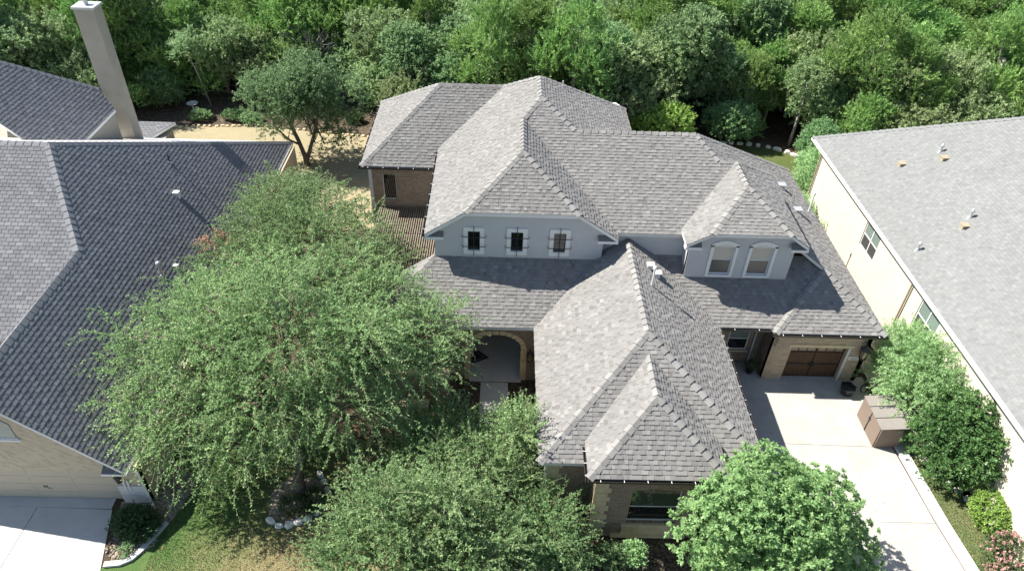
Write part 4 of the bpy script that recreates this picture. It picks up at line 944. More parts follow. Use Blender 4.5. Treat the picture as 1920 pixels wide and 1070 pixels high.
m = MB(); m.box(1.0,1.7,19.2,19.8,-0.99,-0.45); ut = m.build('utility_box', MAT['cut_stone']); tag(ut, 'small grey stone pedestal beside the courtyard walk', 'pedestal')

# ------------------------------------------------------------------ vegetation
def np_mesh(name, V, Fq, tone, mat=None, k=4):
    me = bpy.data.meshes.new(name); n = len(Fq)
    me.vertices.add(len(V)); me.vertices.foreach_set('co', np.asarray(V, dtype=np.float32).ravel())
    me.loops.add(n*k); me.loops.foreach_set('vertex_index', np.asarray(Fq, dtype=np.int32).ravel())
    me.polygons.add(n); me.polygons.foreach_set('loop_start', np.arange(0, n*k, k, dtype=np.int32)); 
    at = me.attributes.new('tone', 'FLOAT', 'FACE'); at.data.foreach_set('value', np.asarray(tone, dtype=np.float32))
    me.update(calc_edges=True); me.validate()
    if mat is not None: me.materials.append(mat)
    return me
def unit(a): return a/np.maximum(1e-9, np.linalg.norm(a, axis=-1, keepdims=True))
def leaf_quads(P, D, N, L, W, fold=0.18):
    S = unit(np.cross(D, N)); N2 = unit(np.cross(S, D)); L = L[:, None]; W = W[:, None]
    mid = P + D*L*0.48 + N2*L*fold*0.4
    V = np.stack([P, mid+S*W*0.5 - N2*W*fold, P+D*L, mid-S*W*0.5 - N2*W*fold], axis=1).reshape(-1, 3)
    return V, np.arange(len(P)*4).reshape(-1, 4)
def stems_mesh(name, T, r0, mat):
    """thin three-sided twigs, T (n, k, 3)"""
    n, k, _ = T.shape; d = unit(np.gradient(T, axis=1)); u = np.zeros_like(d); u[..., 2] = 1; u[np.abs(d[..., 2]) > .9] = (1, 0, 0)
    a = unit(np.cross(d, u)); b = np.cross(d, a); R = np.linspace(1, .35, k)[None, :, None]*r0
    ring = np.stack([T+a*R, T+(-.5*a+.866*b)*R, T+(-.5*a-.866*b)*R], axis=2)
    V = ring.reshape(-1, 3); idx = np.arange(n*k*3).reshape(n, k, 3); q = []
    for j in range(3):
        q.append(np.stack([idx[:, :-1, j], idx[:, :-1, (j+1) % 3], idx[:, 1:, (j+1) % 3], idx[:, 1:, j]], axis=-1).reshape(-1, 4))
    Fq = np.concatenate(q); return np_mesh(name, V, Fq, np.full(len(Fq), .5), mat)
def in_ell(g, n, shell=0.45):
    d = unit(g.normal(size=(n, 3))); r = g.uniform(shell**3, 1, n)**(1/3); return d, r
def twigs(g, clumps, n, length, droop, k=6, up=0.25, shell=0.45, out=1.0, jitter=0.5, low=-0.55):
    """sprays starting inside the clumps (cx,cy,cz,rx,ry,rz) and growing outwards"""
    C = np.array(clumps, float); w = (C[:, 3]*C[:, 4]*C[:, 5])**(2/3); ci = g.choice(len(C), n, p=w/w.sum()); c = C[ci]
    d, r = in_ell(g, n, shell); bad = d[:, 2] < low; d[bad, 2] *= -0.3; d = unit(d)
    p0 = c[:, :3] + d*c[:, 3:6]*(r[:, None]*0.86)
    L = length*g.uniform(0.55, 1.25, n); dirv = unit(d*out + g.normal(size=(n, 3))*jitter + np.array([0, 0, up]))
    t = np.linspace(0, 1, k)[None, :, None]
    T = p0[:, None, :] + dirv[:, None, :]*L[:, None, None]*t
    T[..., 2] -= (droop*L[:, None]*(t[..., 0]**2))
    wob = g.normal(size=(n, 1, 3))*0.10*L[:, None, None]*np.sin(t*3.0); T = T + wob
    return T, r, c
def leaves_on(g, T, per, L, W, spread=0.9, flat=0.55, along=0.55, t0=0.1):
    n, k, _ = T.shape; u = g.uniform(t0, 1, (n, per))*(k-1); i = np.minimum(u.astype(int), k-2); f = (u-i)[..., None]
    ii = np.arange(n)[:, None]; P = T[ii, i]*(1-f)+T[ii, i+1]*f; A = unit(T[ii, i+1]-T[ii, i])
    P = P.reshape(-1, 3); A = A.reshape(-1, 3); m = len(P)
    R = g.normal(size=(m, 3)); side = unit(np.cross(A, R)); D = unit(A*along + side*spread + g.normal(size=(m, 3))*0.25)
    N = unit(g.normal(size=(m, 3))*(1-flat) + np.array([0, 0, 1.0])*flat*1.6)
    return P, D, N, L*g.uniform(.65, 1.3, m), W*g.uniform(.7, 1.25, m)
def crown_mesh(name, g, clumps, n, length, droop, per, L, W, mat, up=.25, shell=.45, jitter=.5, spread=.9, along=.55, flat=.55, low=-.55, tone_c=0.5, stems=None, dead=None, t0=.1, k=6):
    T, r, c = twigs(g, clumps, n, length, droop, k, up, shell, 1.0, jitter, low)
    P, D, N, l, w = leaves_on(g, T, per, L, W, spread, flat, along, t0)
    cl_t = {tuple(q): g.normal(0, .10) for q in np.round(np.array(clumps, float)[:, :3], 3)}; tw = np.repeat(g.normal(0, .13, n) + np.array([cl_t[tuple(q)] for q in np.round(c[:, :3], 3)]), per); tone = np.clip(tone_c + tw + g.normal(0, .17, len(P)), 0, 1)
    V, Fq = leaf_quads(P, D, N, l, w); me = np_mesh(name, V, Fq, tone, mat)
    st = stems_mesh(name+'_stems', T, stems[0], stems[1]) if stems else None
    return me, st, T
def branches(g, base, top, r, clumps, bend=0.25, n=8, k=7, limb=0.42):
    """tapered trunk with limbs reaching into each clump"""
    mb = MB(); base = np.array(base, float); top = np.array(top, float); pts = []
    for i in range(k):
        t = i/(k-1); p = base+(top-base)*t; p[:2] += g.normal(size=2)*r*0.35*math.sin(t*3.1); pts.append(p)
    mb.tube(pts, [r*(1.35 if i == 0 else 1.05-0.45*i/(k-1)) for i in range(k)], n)
    for c in clumps:
        c = np.array(c, float); a = pts[g.integers(k//2, k)]; b = c[:3] - np.array([0, 0, c[5]*0.15]); m = (a+b)/2; m[2] += np.linalg.norm(b-a)*bend*g.uniform(-.2, .8); m += g.normal(size=3)*.1
        rr = r*limb*g.uniform(.7, 1.2); Q = [a*(1-t)**2+2*m*t*(1-t)+b*t*t for t in np.linspace(0, 1, 6)]; mb.tube(Q, [rr*(1-.7*i/5) for i in range(6)], 6)
        for _ in range(3):
            e = c[:3]+unit(g.normal(size=3))*c[3:6]*0.8; s = Q[g.integers(2, 5)]; mm = (s+e)/2+g.normal(size=3)*.12
            mb.tube([s, mm, e], [rr*.4, rr*.28, rr*.1], 5)
    return mb
def plant(name, loc, label, cat, group=None): return empty(name, loc, label, cat, group)
def tree(name, seed, base, top, r, clumps, label, n, length, droop, per, L, W, mat, bark='bark_grey', cat='tree', group=None, stem_r=0.012, stem_mat='twig', limb=.42, **kw):
    g = np.random.default_rng(seed); root = plant(name, base, label, cat, group)
    branches(g, base, top, r, clumps, limb=limb).build('trunk', MAT[bark], root, smooth=True)
    me, st, T = crown_mesh('crown', g, clumps, n, length, droop, per, L, W, MAT[mat], stems=(stem_r, MAT[stem_mat]) if stem_r else None, **kw)
    cr = link('crown', me, None, root)
    if st: link('twigs', st, None, cr)
    return root

def lobes(g, c, R, n, r, flat=0.75):
    """uneven crown: n clumps spread through an ellipsoid"""
    out = []
    for _ in range(n):
        d = unit(g.normal(size=3)); q = g.uniform(.35, .95)
        p = np.array(c)+d*np.array(R)*q; s = r*g.uniform(.7, 1.3); out.append((*p, s, s, s*flat))
    return out
G = np.random.default_rng(21)
# the big cedar elm before the left half of the picture: wide crown, arching sprays
elm = [(-8.2,20.6,5.2,3.2,2.8,2.2),(-11.0,20.4,4.6,2.6,2.4,1.7),(-13.2,20.9,4.3,2.0,2.0,1.2),(-5.6,21.0,4.7,2.5,2.4,1.8),(-3.3,22.6,4.2,1.9,1.7,1.2),(-8.0,23.4,5.2,3.0,2.2,1.8),(-11.2,23.4,4.7,2.4,2.0,1.4),(-5.2,23.6,4.8,2.4,1.9,1.5),
       (-9.0,18.5,3.9,2.4,1.7,1.5),(-11.6,18.7,3.2,1.9,1.5,1.3),(-6.0,18.9,3.5,2.0,1.6,1.5),(-13.5,22.8,4.4,1.7,1.6,1.0),(-3.6,20.6,3.4,1.5,1.4,1.2),(-10.4,17.5,2.2,1.6,1.1,1.0),(-7.6,18.2,3.4,1.5,1.0,.9),(-14.6,20.3,3.9,1.1,1.3,.7),(-13.4,18.7,3.0,1.5,1.2,.9),(-12.4,17.6,2.4,1.3,.9,.8)]
elm = [(x, y, z, a*.88, b*.88, c*.85) for x, y, z, a, b, c in elm]+[(-15.3,21.4,4.6,.6,.6,.4),(-14.9,19.2,3.3,.7,.6,.4),(-13.6,24.2,4.9,.8,.7,.5),(-2.0,23.4,4.3,.7,.7,.5),(-2.3,21.6,3.2,.6,.7,.5),(-10.2,25.2,5.4,.9,.8,.6),(-6.6,25.2,5.6,.9,.8,.6),(-8.6,21.4,7.4,1.0,.9,.6),(-5.2,20.2,6.2,.8,.8,.6),(-11.6,21.6,6.2,.9,.8,.6),(-13.2,18.0,1.9,.6,.6,.4),(-9.6,17.2,2.2,.6,.6,.5),(-4.2,19.6,2.6,.7,.6,.5)]
tree('elm_tree', 5, (-8.06,17.75,-1.0), (-8.2,20.0,3.6), 0.24, elm, 'large cedar elm with wide arching crown and dark trunk in the stone ring', 5200, 1.5, 0.40, 28, 0.10, 0.05, 'leaf_elm', up=.25, low=-.75, stem_r=0.010, tone_c=.5, limb=.5, shell=.5, jitter=.4)
elm2 = [(-8.4,27.2,4.9,2.3,2.2,1.7),(-10.2,28.4,4.9,2.0,1.9,1.4),(-6.6,26.2,4.3,1.7,1.7,1.3),(-9.0,30.2,5.0,2.0,1.6,1.3),(-10.8,26.2,4.6,1.8,1.7,1.2),(-11.2,31.0,4.9,1.6,1.4,1.0),(-7.0,29.6,4.4,1.4,1.4,1.0),(-12.6,26.6,4.4,1.5,1.4,.9),(-5.6,28.6,3.2,1.0,1.2,.8),(-12.0,29.0,4.7,1.4,1.4,.9),(-12.2,33.4,3.7,1.5,1.6,1.2),(-10.6,33.6,3.4,1.4,1.5,1.2)]
tree('elm_tree', 6, (-7.8,27.2,-1.0), (-7.8,27.6,3.4), 0.2, elm2, 'second elm behind the big one, between charcoal roof and brick wing', 2900, 1.4, 0.34, 28, 0.10, 0.05, 'leaf_elm', up=.28, low=-.7, stem_r=0.010, limb=.5, shell=.5, jitter=.4)
g = np.random.default_rng(8); T_, _, _ = twigs(g, [(-13.2,27.4,4.9,.75,.6,.4)], 60, .7, .3); P, D, N, l, w = leaves_on(g, T_, 22, .09, .05); V, Fq = leaf_quads(P, D, N, l, w)
dl = np_mesh('dead_leaves', V, Fq, g.uniform(0, 1, len(P)), MAT['leaf_dead']); el2 = [o for o in COL.objects if o.name.startswith('elm_tree')][-1]; link('dead_leaves', dl, None, el2)
# courtyard elm with upright pale shoots
ct = [(-1.9,19.6,.9,1.2,1.0,1.0),(0.1,19.3,.9,1.1,1.0,1.0),(-0.9,18.2,0.8,1.5,1.1,1.0),(1.0,18.9,0.8,.8,1.0,1.0),(-2.7,19.2,0.8,1.1,1.1,1.0),(0.95,18.7,2.3,.55,.7,1.0),(0.95,18.2,3.1,.5,.6,.7)]
tree('young_elm', 7, (-0.9,19.4,-1.0), (-0.9,19.4,0.6), 0.10, ct, 'young elm with upright pale shoots in the courtyard before the arch', 1250, 1.15, 0.10, 24, 0.095, 0.05, 'leaf_elm', up=.75, low=-.5, stem_r=0.011, tone_c=.58)
# dense dark elms along the bottom edge
ft = [(-4.4,14.8,2.2,1.2,1.1,1.0),(-3.2,15.8,1.2,1.3,1.1,1.0),(-2.6,14.0,3.0,1.3,1.2,1.1),(-1.0,15.0,1.6,1.2,1.1,1.0),(-.2,13.8,2.2,1.2,1.1,1.0),(-4.9,13.0,1.8,1.2,1.1,1.0),(-3.8,12.8,2.6,1.5,1.2,1.1),(-1.4,12.6,2.0,1.4,1.2,1.1),(-2.2,16.6,.6,1.1,.9,.8),(-4.0,16.3,.4,.9,.8,.7),(-2.2,17.4,1.7,.7,.7,.9),(-.6,17.0,1.9,.6,.6,.9),(0.5,17.2,1.3,.7,.6,.8),(-3.4,17.6,1.1,.7,.7,.7),(-3.6,14.2,4.2,.6,.6,.7),(-1.6,14.4,3.9,.6,.6,.7)]
tree('elm_tree', 9, (-3.2,14.6,-1.0), (-3.2,14.6,1.2), 0.2, ft, 'dense dark green elm cut by the bottom edge, right of the dry lawn', 2500, 1.6, 0.24, 30, 0.10, 0.052, 'leaf_front', up=.75, low=-.6, stem_r=0.011, tone_c=.56, shell=.5, jitter=.45)
ft2 = lobes(G, (1.7,14.3,0.7), (1.5,1.6,1.2), 8, 1.05)+[(2.2,15.6,.5,1.0,.8,.9),(0.6,16.4,.6,1.1,1.0,1.0)]
tree('elm_tree', 10, (1.6,14.4,-1.0), (1.6,14.4,.4), 0.12, ft2, 'smaller dark elm in front of the brick corner of the wing', 1150, 1.3, 0.18, 26, 0.095, 0.052, 'leaf_front', up=.4, low=-.6, stem_r=0.008, tone_c=.42)
# bright oak, bottom right: leaves in rosettes
ok = [(x*.95+9.75*.05-.35, y*.9+14.2*.1, z, a, b, c) for x, y, z, a, b, c in lobes(np.random.default_rng(4), (10.2,14.2,2.1), (3.6,2.6,2.3), 36, 1.2, .85)]+[(9.9,14.3,3.6,2.4,1.9,1.4)]
tree('oak_tree', 12, (9.7,14.0,-0.95), (9.6,14.2,2.0), 0.2, ok, 'bright green round-crowned oak overlapping the driveway at the bottom', 4800, 0.46, 0.05, 26, 0.14, 0.058, 'leaf_bright', up=.5, low=-.5, stem_r=0, tone_c=.55, spread=1.3, along=.35, flat=.6, t0=.7, shell=.7, k=4)
# live oak standing in the dry back lawn, leaning forked trunk
lo = lobes(G, (-13.8,46.6,4.2), (3.7,2.6,2.0), 24, 1.4, .8)+[(-11.0,45.8,2.2,1.3,1.2,1.0),(-10.4,46.4,3.4,1.4,1.3,1.1),(-16.6,45.6,2.6,1.2,1.1,.8),(-15.2,46.4,2.2,1.3,1.2,.9),(-11.6,46.6,1.6,1.2,1.1,.9),(-17.0,46.2,3.8,1.3,1.2,1.1),(-12.2,45.6,1.1,1.1,1.0,.8),(-10.8,45.2,1.2,.9,.9,.7),(-15.8,45.4,1.5,1.0,.9,.7),(-13.2,47.4,1.8,1.4,1.1,1.0)]
g = np.random.default_rng(14); root = plant('live_oak', (-13.84,45.3,-1.0), 'live oak with forked leaning trunk standing in the straw-coloured lawn', 'tree')
mb = MB(); mb.tube([(-13.84,45.3,-1.05),(-13.95,45.35,-.3),(-14.3,45.6,.8),(-14.9,46.0,2.2),(-15.2,46.3,3.6)], [.24,.17,.15,.12,.07], 8); mb.tube([(-13.86,45.32,-.7),(-13.5,45.4,.3),(-13.0,45.6,1.6),(-12.6,46.0,3.2)], [.15,.13,.11,.06], 8)
mb.tube([(-14.2,45.5,.5),(-14.9,45.3,1.0),(-15.6,45.3,1.9),(-15.9,45.5,2.8)], [.08,.07,.05,.03], 6)
for c in lo: mb.tube([(-14.0+(c[0]+13.8)*.25,46.0,2.6),((c[0]-14.2)/2,(c[1]+46)/2,c[2]-.6),c[:3]], [.07,.05,.02], 5)
mb.build('trunk', MAT['bark_grey'], root, smooth=True)
me, st, _ = crown_mesh('crown', g, lo, 3600, .62, .15, 22, .13, .065, MAT['leaf_liveoak'], shell=.55, tone_c=.48, low=-.6); link('crown', me, None, root)

# shrubs
def shrub(name, seed, loc, clumps, label, n, length, droop, per, L, W, mat, cat='shrub', group=None, stem='bark_grey', **kw):
    g = np.random.default_rng(seed); root = plant(name, loc, label, cat, group); mb = MB()
    for _ in range(7):
        c = clumps[g.integers(len(clumps))]; e = np.array(c[:3])+g.normal(size=3)*.25*np.array(c[3:6]); b = np.array(loc)+g.normal(size=3)*np.array([.12,.12,0]); mb.tube([b, (b+e)/2+g.normal(size=3)*.08, e], [.035,.028,.012], 5)
    mb.build('stems', MAT[stem], root); me, st, _ = crown_mesh('foliage', g, clumps, n, length, droop, per, L, W, MAT[mat], **kw); link('foliage', me, None, root); return root
shrub('feathery_shrub', 31, (19.3,22.9,-.4), [(19.3,23.4,1.9,1.25,1.6,1.3),(19.9,22.6,2.6,1.0,1.2,1.0),(19.0,22.2,1.2,1.1,1.3,1.1),(19.4,24.6,2.0,1.0,1.0,1.0),(18.9,24.0,.9,.9,1.0,.9),(20.0,21.6,2.0,.9,.9,.9)], 'tall pale feathery shrub against the cream wall beside the shed', 1700, .85, .2, 34, .13, .034, 'leaf_pale', up=.35, spread=.9, along=.8, low=-.7, tone_c=.5)
shrub('glossy_shrub', 32, (19.4,19.4,-.4), [(19.4,19.8,1.6,1.2,1.3,1.2),(20.0,19.0,2.2,.9,1.1,1.0),(19.3,18.6,.7,1.0,.9,.9),(19.9,20.6,2.3,.8,.9,.8),(18.9,20.2,.7,.9,.8,.8),(20.2,18.2,1.4,.8,.8,.9),(20.0,19.7,2.9,.9,.9,.7),(20.1,18.3,2.3,.8,.8,.7)], 'dark glossy shrub next to the grass strip, right of the shed', 2000, .45, .12, 22, .125, .055, 'leaf_gloss', up=.3, low=-.8, tone_c=.5, shell=.6)
shrub('clipped_shrub', 33, (20.35,16.7,-.4), [(20.35,16.75,.35,.95,1.05,.85)], 'rounded lime green shrub at the right edge', 900, .22, .03, 18, .085, .05, 'leaf_lime', up=.3, low=-.9, shell=.8)
pk = shrub('flowering_shrub', 34, (20.0,14.5,-.4), [(20.1,14.6,.2,1.2,1.2,.7),(19.5,13.7,.1,.9,.9,.6),(20.9,15.2,.3,.8,.8,.7)], 'pink flowering shrub in the bottom right corner', 700, .5, .1, 18, .08, .04, 'leaf_shrub', up=.3, low=-.6)
g = np.random.default_rng(35); T_, _, _ = twigs(g, [(20.1,14.6,.35,1.2,1.2,.75),(19.5,13.7,.2,.9,.9,.65)], 300, .3, .0, shell=.9, up=1.1); P, D, N, l, w = leaves_on(g, T_, 18, .06, .05, t0=.7); V, Fq = leaf_quads(P, D, N, l, w); link('blossom', np_mesh('blossom', V, Fq, g.uniform(0, 1, len(P)), MAT['leaf_pink']), None, pk)
shrub('side_shrub', 36, (22.0,44.0,-1.0), [(22.2,44.0,.6,1.4,1.6,1.5),(21.2,42.2,.3,1.2,1.4,1.2)], 'pale shrub growing in the gap behind the two houses', 900, .7, .15, 24, .15, .05, 'leaf_pale', up=.4, low=-.7)
shrub('side_shrub', 37, (23.2,47.2,-1.0), [(23.2,47.2,.9,1.4,1.5,1.7)], 'bright green shrub at the corner of the cream house', 800, .6, .1, 22, .14, .06, 'leaf_ash', up=.4, low=-.7)
shrub('side_shrub', 38, (19.0,38.6,-.9), [(19.1,38.6,.4,.8,1.2,1.0),(19.2,36.9,.2,.6,.9,.8)], 'yellow-green shrub squeezed between the two houses', 600, .6, .1, 22, .12, .045, 'leaf_pale', up=.4, low=-.7)
shrub('round_bush', 39, (17.9,50.6,-1.0), [(17.9,50.6,.8,1.7,1.4,1.6),(16.8,51.2,.6,1.2,1.2,1.2)], 'round bright green bush at the head of the dark lawn', 900, .5, .1, 24, .14, .065, 'leaf_ash', up=.4, low=-.8, shell=.65)
shrub('round_bush', 40, (12.4,49.0,-1.0), [(12.4,49.0,1.2,2.0,1.6,1.7),(11.0,49.6,.9,1.5,1.3,1.4)], 'lime green bush showing just over the right-hand roof ridge', 1000, .5, .1, 24, .14, .065, 'leaf_lime', up=.4, low=-.8, shell=.65)
shrub('garden_bush', 41, (-27.4,53.9,-1.0), [(-27.4,53.9,.7,1.3,1.1,1.4),(-26.5,53.6,.5,1.0,.9,1.1)], 'bright leafy bush in the bed next to the bird bath', 800, .6, .1, 24, .15, .07, 'leaf_ash', up=.5, low=-.8)
for k, (x, y, r, lab) in enumerate(((-23.6,51.9,.85,'low rounded green plant in front of the bird bath'), (-21.0,52.2,1.0,'spreading low green plant in the bed, near the leaning sapling'), (-19.6,51.7,.9,'low green plant at the edge of the straw lawn beneath the live oak'), (-11.6,52.2,.7,'small green plant in the dark mulch behind the brick wing'))):
    shrub('ground_plant', 50+k, (x,y,-1.0), [(x,y,-.75,r,r*.7,.4)], lab, 260, .35, .1, 20, .10, .05, 'leaf_ash' if k < 3 else 'leaf_shrub', cat='plant', up=.7, low=-.2)
shrub('driveway_bush', 60, (-14.2,16.2,-1.0), [(-14.25,16.25,-.75,.75,.62,.38),(-13.8,16.0,-.78,.5,.5,.32)], 'dark twiggy bush in the gravel by the left garage corner', 620, .4, .05, 22, .07, .04, 'leaf_shrub', up=.6, low=-.3, tone_c=.3)
shrub('gravel_plant', 61, (-14.1,15.1,-1.0), [(-14.1,15.1,-.85,.22,.22,.18)], 'tiny green plant alone in the gravel by the white driveway', 60, .22, .05, 16, .05, .03, 'leaf_ash', cat='plant', up=.8, low=0)
shrub('ring_plant', 62, (-8.0,17.2,-1.0), [(-8.1,17.15,-.8,.7,.5,.3),(-7.4,17.4,-.8,.5,.6,.3)], 'low dark plants around the trunk inside the stone ring', 260, .3, .05, 18, .07, .04, 'leaf_shrub', cat='plant', up=.7, low=-.1)
shrub('foundation_shrub', 63, (1.0,21.5,-1.0), [(1.1,21.6,-.2,.7,.8,.8),(1.3,20.4,-.4,.6,.7,.7)], 'fresh green shrub between the porch walk and the front wing', 420, .4, .05, 22, .08, .045, 'leaf_ash', up=.7, low=-.4)
for k, (x, y, r, m_, lab) in enumerate(((3.3,15.1,.6,'leaf_shrub','dark shrub under the bay window near the brick corner'), (4.6,14.9,.5,'leaf_ash','green shrub below the bay window sill'), (5.5,15.1,.35,'leaf_pale','yellowish shrub under the bay window beside the bright oak'))):
    shrub('bed_shrub', 70+k, (x,y,-1.0), [(x,y,-.5,r,r,.5)], lab, 220, .35, .05, 18, .08, .045, m_, up=.6, low=-.3)
pp = plant('potted_plant', (12.58,25.0,-.39), 'dark potted plant at the foot of the downspout left of the garage', 'plant'); m = MB(); m.lathe((12.58,25.0,-.389), [(.13,0),(.18,.26),(.16,.26)], 10); m.build('pot', MAT['black_plastic'], pp)
g = np.random.default_rng(77); me, st, _ = crown_mesh('foliage', g, [(12.58,25.0,.05,.25,.25,.25)], 70, .25, .15, 16, .07, .035, MAT['leaf_shrub'], up=.8, low=-.1); link('foliage', me, None, pp)
# the sapling with drooping compound leaves at the wood's edge
sp_ = plant('sapling', (-23.6,54.3,-1.0), 'thin leaning sapling with long drooping fronds at the edge of the wood', 'tree'); m = MB(); m.tube([(-23.6,54.3,-1.0),(-23.9,54.4,.8),(-24.3,54.4,2.6),(-24.5,54.2,4.0)], [.05,.045,.035,.02], 6); m.build('trunk', MAT['bark_dead'], sp_, smooth=True)
g = np.random.default_rng(80); T_, _, _ = twigs(g, [(-24.5,54.2,3.9,.35,.35,.7)], 42, 1.7, .55, up=.35, k=8); P, D, N, l, w = leaves_on(g, T_, 40, .26, .075, spread=1.2, along=.3, flat=.8); V, Fq = leaf_quads(P, D, N, l, w); link('crown', np_mesh('crown', V, Fq, g.uniform(.3, 1, len(P)), MAT['leaf_ash']), None, sp_)
# sapling and bent pale trunk behind the right-hand gap
for (x, y, pts, lab) in ((22.4,50.3,[(22.4,50.3,-1.0),(22.5,50.4,1.0),(22.6,50.5,2.6),(22.5,50.6,4.2)],'slim pale trunk at the end of the dark lawn'), (26.5,47.5,[(26.0,48.2,-1.0),(26.6,48.3,2.0),(27.3,48.6,3.6),(28.6,49.2,5.4)],'bent grey trunk leaning over the corner of the pale roof')):
    o = plant('slim_tree', (x,y,-1.0), lab, 'tree'); m = MB(); m.tube(pts, [.12,.10,.08,.05], 7); m.build('trunk', MAT['bark_dead'], o, smooth=True)
    g = np.random.default_rng(int(x)); me, st, _ = crown_mesh('crown', g, [(*pts[-1],1.5,1.4,1.1),(pts[-1][0]+1.2,pts[-1][1]+.8,pts[-1][2]+.3,1.3,1.2,.9)], 420, .7, .15, 20, .17, .08, MAT['leaf_greyoak'], low=-.5); link('crown', me, None, o)

# ------------------------------------------------------------------ the wood behind
def proto(seed, kind):
    g = np.random.default_rng(seed)
    if kind == 'juniper':
        H = 5.4; cl = []
        for i in range(20):
            t = g.uniform(.02, 1); R = (2.15*(1-t**2.3)+.2); a = g.uniform(0, 6.28); q = g.uniform(.45, 1); cl.append((R*q*math.cos(a), R*q*math.sin(a), .7+H*.86*t, .62+.25*(1-t), .62+.25*(1-t), .62))
        me, st, T = crown_mesh('crown', g, cl, 1500, .62, -.06, 24, .15, .045, MAT['leaf_juniper'], up=.85, spread=.55, along=1.0, flat=.35, low=-.5, jitter=.35, tone_c=.5)
        tr = branches(g, (0,0,-.2), (0,0,H*.8), .12, cl[:7], n=6, k=5, limb=.4).mesh('trunk', True)
    elif kind == 'oak':
        cl = lobes(g, (0,0,3.1), (2.2,2.2,1.7), 18, 1.1, .8); me, st, T = crown_mesh('crown', g, cl, 1500, .6, .08, 24, .135, .065, MAT['leaf_greyoak'], up=.25, low=-.55, shell=.6)
        tr = branches(g, (0,0,-.2), (.2,.1,2.6), .14, cl[:9], n=6, k=5).mesh('trunk', True)
    elif kind == 'ash':
        cl = lobes(g, (0,0,3.7), (1.8,1.8,2.3), 17, 1.1, .9); me, st, T = crown_mesh('crown', g, cl, 1400, .5, .05, 22, .16, .085, MAT['leaf_ash'], up=.35, low=-.6, shell=.6)
        tr = branches(g, (0,0,-.2), (.1,0,3.4), .13, cl[:9], n=6, k=5).mesh('trunk', True)
    else:
        cl = lobes(g, (0,0,3.0), (1.3,1.3,1.6), 12, .7); T, _, _ = twigs(g, cl, 300, .9, .0, up=.5, k=5); me = stems_mesh('crown', T, .016, MAT['bark_dead'])
        tr = branches(g, (0,0,-.2), (.2,.1,3.0), .11, cl, n=6, k=5, limb=.5).mesh('trunk', True)
    tr.materials.append(MAT['bark_dead'] if kind in ('dead', 'juniper') else MAT['bark_grey']); return me, tr
PROTO = {k: [proto(100+i*7+j*31, k) for i in range(n)] for j, (k, n) in enumerate((('juniper', 5), ('oak', 4), ('ash', 3), ('dead', 2)))}
INFO = {'juniper': ('juniper_tree', 'dark yellow-green juniper among the trees of the wood behind', 'junipers in the wood'),
        'oak': ('scrub_oak', 'rounded grey-green scrub oak among the trees of the wood behind', 'scrub oaks in the wood'),
        'ash': ('broadleaf_tree', 'fresh light green broadleaf tree in the wood behind', 'light green trees in the wood'),
        'dead': ('bare_tree', 'bare grey dead tree standing in the wood', 'dead trees in the wood')}
def wood_tree(kind, x, y, s, rz, label=None, sz=None):
    nm, lab, grp = INFO[kind]; me, tr = PROTO[kind][FR.randrange(len(PROTO[kind]))]
    o = empty(nm, (x, y, gz(x, y)), label or lab, 'tree', None if label else grp); o.rotation_euler = (0, 0, rz); o.scale = (s, s, sz or s*FR.uniform(.85, 1.15))
    for n2, m2 in (('trunk', tr), ('crown', me)):
        c = bpy.data.objects.new(n2, m2); COL.objects.link(c); c.parent = o
    return o
FR = random.Random(5); placed = []; count = {'juniper': 0, 'oak': 0, 'ash': 0, 'dead': 0}
for kind, x, y, s_ in (('juniper',19.4,53.0,1.1),('oak',24.2,51.6,1.1),('juniper',21.6,54.6,1.25),('oak',17.2,54.4,1.15),('juniper',26.8,53.0,1.1),('oak',22.0,58.0,1.2),('juniper',18.6,57.6,1.3)):
    wood_tree(kind, x, y, s_, x); placed.append((x, y, 1.4*s_))
# the ones that stand out along the edge come first, each with its own label
for kind, x, y, s, lab in (('ash',-7.2,53.0,1.15,'fresh green tree rising behind the ridge of the left wing'), ('ash',13.6,54.0,1.5,'tall light green tree right of the highest ridge'), ('juniper',-35.0,52.0,1.1,'juniper behind the charcoal roof, left of the chimney'),
                           ('juniper',-21.0,60.0,1.3,'dark juniper behind the leaning sapling'), ('oak',-9.6,54.6,1.05,'grey-green oak touching the live oak of the lawn'), ('oak',2.0,55.0,1.0,'rounded grey oak just behind the highest ridge'), ('oak',33.0,50.0,1.35,'spreading grey-green oak hanging over the pale roof edge')):
    wood_tree(kind, x, y, s, FR.random()*6.28, lab); placed.append((x, y, 1.8*s))
def edge(x):          # where the wood begins
    if x < -31: return 49.0
    if x < -8: return 55.5
    if x < 11: return 50.0
    if x < 26: return 53.0
    return 46.5
def px(x, y, z):
    v = Vector((x, y, z-CAM_H)); d = v.dot(fwd); return 960+F_PX*v.dot(rt2)/d, 535-F_PX*v.dot(up2)/d
tries = 0
